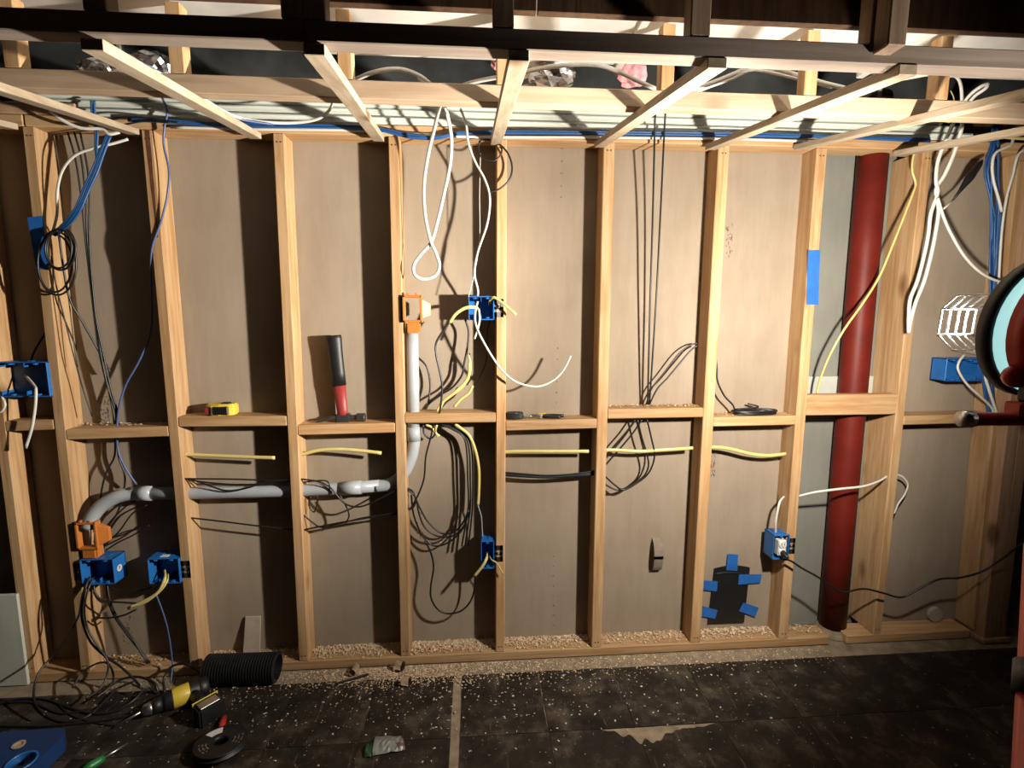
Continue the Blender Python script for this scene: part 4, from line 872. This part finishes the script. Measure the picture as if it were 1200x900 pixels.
fcable('black cable sweeping along the front of the floor tangle', [(-30, 849), (10, 851), (50, 851), (90, 848), (130, 843), (165, 835), (190, 822)], .0045, group=G3)
fcable('black cable loop lying in the middle of the tangle', [(40, 820), (46, 832), (62, 843), (82, 846), (105, 838), (122, 822, .006), (140, 806, .012), (158, 798, .02)], .004, group=G3)
fcable('thin black cable crossing the floor tangle', [(62, 818), (80, 836), (100, 844), (130, 850), (150, 846)], .003, group=G3)
fcable('black cable at the left edge of the floor tangle', [(-20, 828), (15, 823), (40, 824), (70, 836), (100, 832), (115, 826)], .004, group=G3)
fcable('black cable arc standing beside the drill', [(193, 812), (192, 796, .03), (200, 782, .06), (216, 778, .07), (232, 786, .05), (238, 798, .02)], .0045)
# black corrugated hose
h0, h1 = atz(243, 800, .0), atz(327, 797, .0)
hr = .055; ha = Vector((h0.x, h0.y+.0, hr+.001)); hb_ = Vector((h1.x, h1.y, hr+.001))
hose = thing('corrugated_hose', 'short black corrugated hose lying against the bottom plate', 'hose', (h0.x, h0.y, 0))
prof = []; nr = 26; Lh = (hb_-ha).length
for k in range(nr):
    z0_ = Lh*k/nr; prof += [(hr*.82, z0_), (hr, z0_+Lh/nr*.3), (hr, z0_+Lh/nr*.65), (hr*.82, z0_+Lh/nr*.95)]
prof += [(hr*.78, Lh), (hr*.78, 0), (hr*.86, 0)]
bm = bmesh.new(); lathe(bm, prof, 28, frame(ha+Vector((0, -.0, 0)), hb_-ha)); link('hose_body', bm, 'rubber', hose, False)
bm = bmesh.new(); lathe(bm, [(.0001, 0), (hr*.8, 0), (hr*.8, .004), (.0001, .004)], 20, frame(ha.lerp(hb_, .02), hb_-ha)); link('end_disc', bm, 'black', hose)
# drill lying on its side
dc = atz(212, 826, .0); dch = atz(183, 838, .0); da = (dch-dc); da.z = 0; da.normalize(); dn = Vector((-da.y, da.x, 0)); 
if dn.x < 0: dn = -dn
dn = (dn*1.0 + Vector((.35, 0, 0))).normalized()
drill = thing('cordless_drill', 'yellow and black cordless drill lying on the floor', 'drill', (dc.x, dc.y, 0))
zc = .036; ctr = Vector((dc.x, dc.y, zc))
bm = bmesh.new(); lathe(bm, [(.02, -.085), (.03, -.08), (.034, -.06), (.034, .02), (.031, .045), (.026, .055)], 24, frame(ctr, da)); body = link('motor_housing', bm, 'rubber', drill, True)
bm = bmesh.new(); lathe(bm, [(.0345, -.03), (.0355, -.028), (.0355, .022), (.0345, .024)], 24, frame(ctr, da)); link('yellow_band', bm, 'yellowplastic', body, True)
bm = bmesh.new(); lathe(bm, [(.022, -.093), (.035, -.088), (.0352, -.062), (.034, -.06)], 24, frame(ctr, da)); link('rear_cap', bm, 'rubber', body, True)
bm = bmesh.new(); lathe(bm, [(.026, .054), (.025, .075), (.021, .088)], 24, frame(ctr, da)); link('chuck', bm, 'rubber', drill, True)
bm = bmesh.new(); lathe(bm, [(.0215, .084), (.022, .09), (.018, .108), (.008, .116)], 20, frame(ctr, da)); link('chuck_nose', bm, 'steel', drill, True)
tip = atz(133, 853, .006); c_end = ctr+da*.115
part_tube('drill_bit', 'steel', drill, [c_end, c_end.lerp(tip, .5), tip], [.004, .004, .003], n=8)
hA = ctr-da*.035; hB = hA+dn*.13; hB.z = .034
part_tube('handle', 'rubber', drill, [hA+dn*.02, hA.lerp(hB, .5), hB], [.02, .019, .023], n=14)
FB = frame(Vector((hB.x, hB.y, .001)), (0, 0, 1), dn)
bm = bmesh.new(); bx(bm, -.012, .048, -.042, .042, 0, .068, .006, FB); bat = link('battery', bm, 'rubber', drill)
bm = bmesh.new(); bx(bm, -.012, -.008, -.043, .043, .002, .07, .001, FB); link('battery_seam', bm, 'yellowplastic', bat)
bm = bmesh.new(); bx(bm, .002, .04, -.034, .03, .0675, .0695, .001, FB); link('battery_label', bm, 'steel', bat)
# spool with printed face
s0 = atz(259, 878, .0)
sp = thing('wire_spool', 'flat black spool with pale printed label lying on the floor', 'spool', (s0.x, s0.y, 0))
T = Matrix.Translation((s0.x, s0.y, 0)) @ Matrix.Rotation(-.12, 4, 'X') @ Matrix.Diagonal((1.12, 1.12, .55, 1))
bm = bmesh.new(); lathe(bm, [(.02, .002), (.07, .002), (.072, .004), (.072, .01), (.062, .012), (.062, .03), (.072, .032), (.072, .037), (.07, .039), (.022, .039), (.02, .037), (.02, .002)], 36, Matrix.Translation((0, 0, .009)) @ T); link('reel', bm, 'rubber', sp, True)
for a0, a1, r0_, r1_ in ((1.9, 2.7, .036, .062), (-.2, .55, .034, .064), (3.5, 4.4, .034, .06)):
    bm = bmesh.new(); q = [[bm.verts.new(Matrix.Translation((0, 0, .009)) @ T @ Vector((r_*math.cos(a), r_*math.sin(a), .0396))) for r_ in (r0_, r1_)] for a in [a0+(a1-a0)*k/8 for k in range(9)]]
    if a0 > 1 and a0 < 3:
        for a, b in zip(q, q[1:]): bm.faces.new((a[0], a[1], b[1], b[0]))
    else:
        for k in range(0, 8):
            for r2 in range(3):
                if (k+r2) % 4 == 3: continue
                aa = a0+(a1-a0)*k/8; rr_ = r0_+(r1_-r0_)*(r2+.2)/3; MM = Matrix.Translation((0, 0, .009)) @ T @ Matrix.Rotation(aa, 4, 'Z')
                bx(bm, rr_, rr_+.004, -.0016, .0016, .0393, .0398, 0, MM)
        for v_ in [v for e in q for v in e]: bm.verts.remove(v_)
    link('printed_label', bm, 'steel' if a0 < 1 or a0 > 3 else 'whiteplastic', sp)
# red-capped driver bit holder next to the spool
rd = thing('small_red_tool', 'small red-ended tool beside the flat spool', 'tool', atz(261, 852, 0))
q0, q1 = atz(258, 857, .012), atz(263, 840, .012)
part_tube('red_sleeve', 'red', rd, [q0, q0.lerp(q1, .5), q1], [.009, .011, .009], n=12)
part_tube('steel_bit', 'steel', rd, [atz(246, 840, .007), atz(256, 834, .007)], .005, n=8)
# green screwdriver
gs = thing('screwdriver', 'green-handled screwdriver lying on the floor at the bottom edge', 'screwdriver', atz(125, 888, 0))
g0, g1, g2 = atz(98, 903, .014), atz(122, 888, .014), atz(150, 871, .006)
part_tube('handle', 'green', gs, [g0, g0.lerp(g1, .3), g0.lerp(g1, .8), g1], [.012, .014, .012, .009], n=12)
part_tube('shaft', 'steel', gs, [g1, g1.lerp(g2, .5), g2], [.004, .004, .003], n=8)
# blue tray at the lower left corner
tA, tB = atz(-55, 905, .05), atz(55, 880, .05)
x0_, x1_, y1_ = tA.x, atz(52, 884, .06).x, atz(20, 856, .06).y
tr = thing('blue_tray', 'blue plastic tool tray with a round hole at the bottom left corner', 'tray', ((x0_+x1_)/2, y1_-.12, 0))
hc = atz(25, 893, .06)
bm = bmesh.new(); n = 28; rh = .034
ring = [bm.verts.new((hc.x+rh*math.cos(2*math.pi*k/n), hc.y+rh*math.sin(2*math.pi*k/n), .06)) for k in range(n)]
outr = []
for k in range(n):
    c, s = math.cos(2*math.pi*k/n), math.sin(2*math.pi*k/n); lx = (x1_-hc.x) if c > 0 else (hc.x-x0_); ly = (y1_-hc.y) if s > 0 else .22
    f_ = min(lx/abs(c) if abs(c) > 1e-6 else 9, ly/abs(s) if abs(s) > 1e-6 else 9); outr.append(bm.verts.new((hc.x+c*f_, hc.y+s*f_, .06)))
low = [bm.verts.new((v.co.x, v.co.y, .002)) for v in outr]; rl = [bm.verts.new((v.co.x, v.co.y, .01)) for v in ring]
for k in range(n):
    j = (k+1) % n
    bm.faces.new((ring[k], outr[k], outr[j], ring[j])); bm.faces.new((outr[k], low[k], low[j], outr[j])); bm.faces.new((ring[j], rl[j], rl[k], ring[k]))
bm.faces.new(rl); link('tray_body', bm, 'bluetray', tr)
bm = bmesh.new(); lathe(bm, [(rh, 0), (rh+.006, 0), (rh+.006, .005), (rh, .005), (rh, 0)], 28, Matrix.Translation((hc.x, hc.y, .059))); link('hole_rim', bm, 'bluebox', tr, True)
wc = atz(22, 873, .061)
bm = bmesh.new(); lathe(bm, [(.011, 0), (.017, 0), (.018, .003), (.011, .003), (.011, 0)], 20, Matrix.Translation((wc.x, wc.y, .0605))); tag(link('washer', bm, plain('tan_ring', (.5, .35, .25, 1), .6)), 'small tan ring resting on the blue tray', 'ring')
# crumpled wrapper
wq = [atz(*p, .0) for p in ((427, 886), (436, 868), (444, 864), (470, 864.5), (476, 875), (472, 880), (438, 888))]
wp = thing('candy_wrapper', 'crumpled pale wrapper with a green end lying on the floor', 'wrapper', atz(450, 876, 0))
def sheet(corners, mat, name, nx=10, ny=6, amp=.012):
    bm = bmesh.new(); a, b, c, d = [Vector(v) for v in corners]; g = []
    for i in range(nx+1):
        row = []
        for j in range(ny+1):
            u, v = i/nx, j/ny; p = a.lerp(b, u).lerp(d.lerp(c, u), v)
            p.z = .004+.010*math.sin(math.pi*v)+amp*abs(mnoise.noise(Vector((p.x*45, p.y*45, 1.3)))); row.append(bm.verts.new(p))
        g.append(row)
    for i in range(nx):
        for j in range(ny): bm.faces.new((g[i][j], g[i+1][j], g[i+1][j+1], g[i][j+1]))
    bmesh.ops.solidify(bm, geom=bm.faces[:], thickness=.0006); return link(name, bm, mat, wp)
sheet([atz(436, 888, 0), atz(474, 881, 0), atz(470, 864, 0), atz(440, 865, 0)], 'wrapper', 'foil_sheet')
sheet([atz(464, 881, 0.004), atz(475, 879, .004), atz(472, 866, .004), atz(463, 866, .004)], plain('wrapper_print', (.35, .2, .17, 1), .4), 'printed_end', 5, 5)
sheet([atz(427, 889, 0), atz(437, 888, 0), atz(436, 869, 0), atz(431, 874, 0)], plain('wrapper_green', (.05, .16, .06, 1), .35), 'green_end', 5, 5)
# curled wood shavings and a black stick
def curl(px, py, z, rad, wid, ax, lab, turns=.8):
    c = atz(px, py, z); F_ = frame((c.x, c.y, z+rad+.001), ax); bm = bmesh.new(); n = 18; q = []
    for k in range(n+1):
        a = 2*math.pi*turns*k/n; r_ = rad*(1-.12*k/n); q.append([bm.verts.new(F_ @ Vector((r_*math.cos(a), r_*math.sin(a), s*wid))) for s in (-.5, .5)])
    for a, b in zip(q, q[1:]): bm.faces.new((a[0], a[1], b[1], b[0]))
    bmesh.ops.solidify(bm, geom=bm.faces[:], thickness=.0014); tag(link('wood_shaving', bm, 'chip', None, True), lab, 'shaving')
curl(415, 789, 0, .015, .04, (.2, 1, 0), 'curled wood shaving left of the two by the fifth stud')
curl(469, 785, 0, .02, .028, (1, -.5, 0), 'upper of two curled wood shavings below the fifth stud', .85)
curl(476, 803, 0, .019, .03, (1, -.25, 0), 'lower of two curled wood shavings below the fifth stud', .85)
q0, q1 = atz(394, 801, .006), atz(432, 790, .006)
bm = bmesh.new(); tube(bm, [q0, q1], .005, n=6); tag(link('black_stick', bm, 'rubber'), 'short black plastic stick lying on the floor by the curled shavings', 'stick')
# small foil bits are left to the debris
# ================================================================ SHAVINGS AND DEBRIS (nobody could count them)
def flakes(name, label, gen, count, mat, smin, smax, seed):
    q = random.Random(seed); V = []; Fc = []
    for _ in range(count):
        p = gen(q)
        if p is None: continue
        s = smin+(smax-smin)*q.random()**2; a = q.uniform(0, 6.28); tl = q.uniform(-.5, .5)
        u = Vector((math.cos(a), math.sin(a), tl*.5))*s; v = Vector((-math.sin(a), math.cos(a), q.uniform(-.3, .3)))*s*q.uniform(.3, .7); up_ = Vector((0, 0, s*q.uniform(.15, .5)))
        b = len(V); base = Vector(p)+Vector((0, 0, abs(u.z)+abs(v.z)+.0003))
        V += [base-u-v, base-v+up_, base+u-v, base+u+v, base+v+up_, base-u+v]
        Fc += [(b, b+1, b+4, b+5), (b+1, b+2, b+3, b+4)]
    me = bpy.data.meshes.new(name); me.from_pydata([tuple(v) for v in V], [], Fc); me.materials.append(M[mat]); o = bpy.data.objects.new(name, me); col.objects.link(o)
    tag(o, label, 'debris', kind='stuff'); return o
dens = [(2, .25), (3, .7), (4, 1.0), (5, .55), (6, .35), (7, .5), (1, .2), (8, .05)]
def gplate(q):
    i = q.choices([d[0] for d in dens], [d[1] for d in dens])[0]
    x = q.uniform(sx(i, 0)+.02, min(sx(i+1, 0)-.02, xgap0-.01) if i == 8 else sx(i+1, 0)-.02)
    y = BD-abs(q.gauss(0, .035))
    return (x, y, .0385+.004*q.random()) if y > .003 else None
flakes('wood_shavings', 'fine pale wood shavings scattered along the bottom plate', gplate, 6500, 'chip', .0016, .0065, 1)
def gfl(q):
    x = q.choice((q.gauss(-.3, .35), q.gauss(-.45, .18), q.uniform(-1.6, 1.4))); y = -.004-abs(q.gauss(0, .055))
    return (x, y, -.003 if y > YT else .0005)
flakes('floor_shavings', 'wood shavings and sawdust on the floor along the bottom plate', gfl, 6000, 'chip', .0012, .0044, 2)
def gdeb(q):
    x = q.choice((q.uniform(-1.7, 1.2), q.gauss(.1, .35), q.gauss(-.7, .4))); y = -.08-abs(q.gauss(0, .22))
    return (x, y, .0005) if y > -1.1 else None
flakes('floor_debris', 'pale specks of plaster and wood debris on the dark floor', gdeb, 1100, 'debris', .0008, .0048, 3)
def gblk(q):
    i = q.choice((1, 1, 6, 6, 6, 7)); x = q.uniform(sx(i, .9)+.02, sx(i+1, .9)-.02); y = BD-abs(q.gauss(0, .025)); return (x, y, blkz[i]+.001) if y > .004 else None
flakes('blocking_shavings', 'wood shavings lying on the blocking between the studs', gblk, 900, 'chip', .0018, .0065, 4)
for o in bpy.data.objects:
    if '_org' in o: del o['_org']
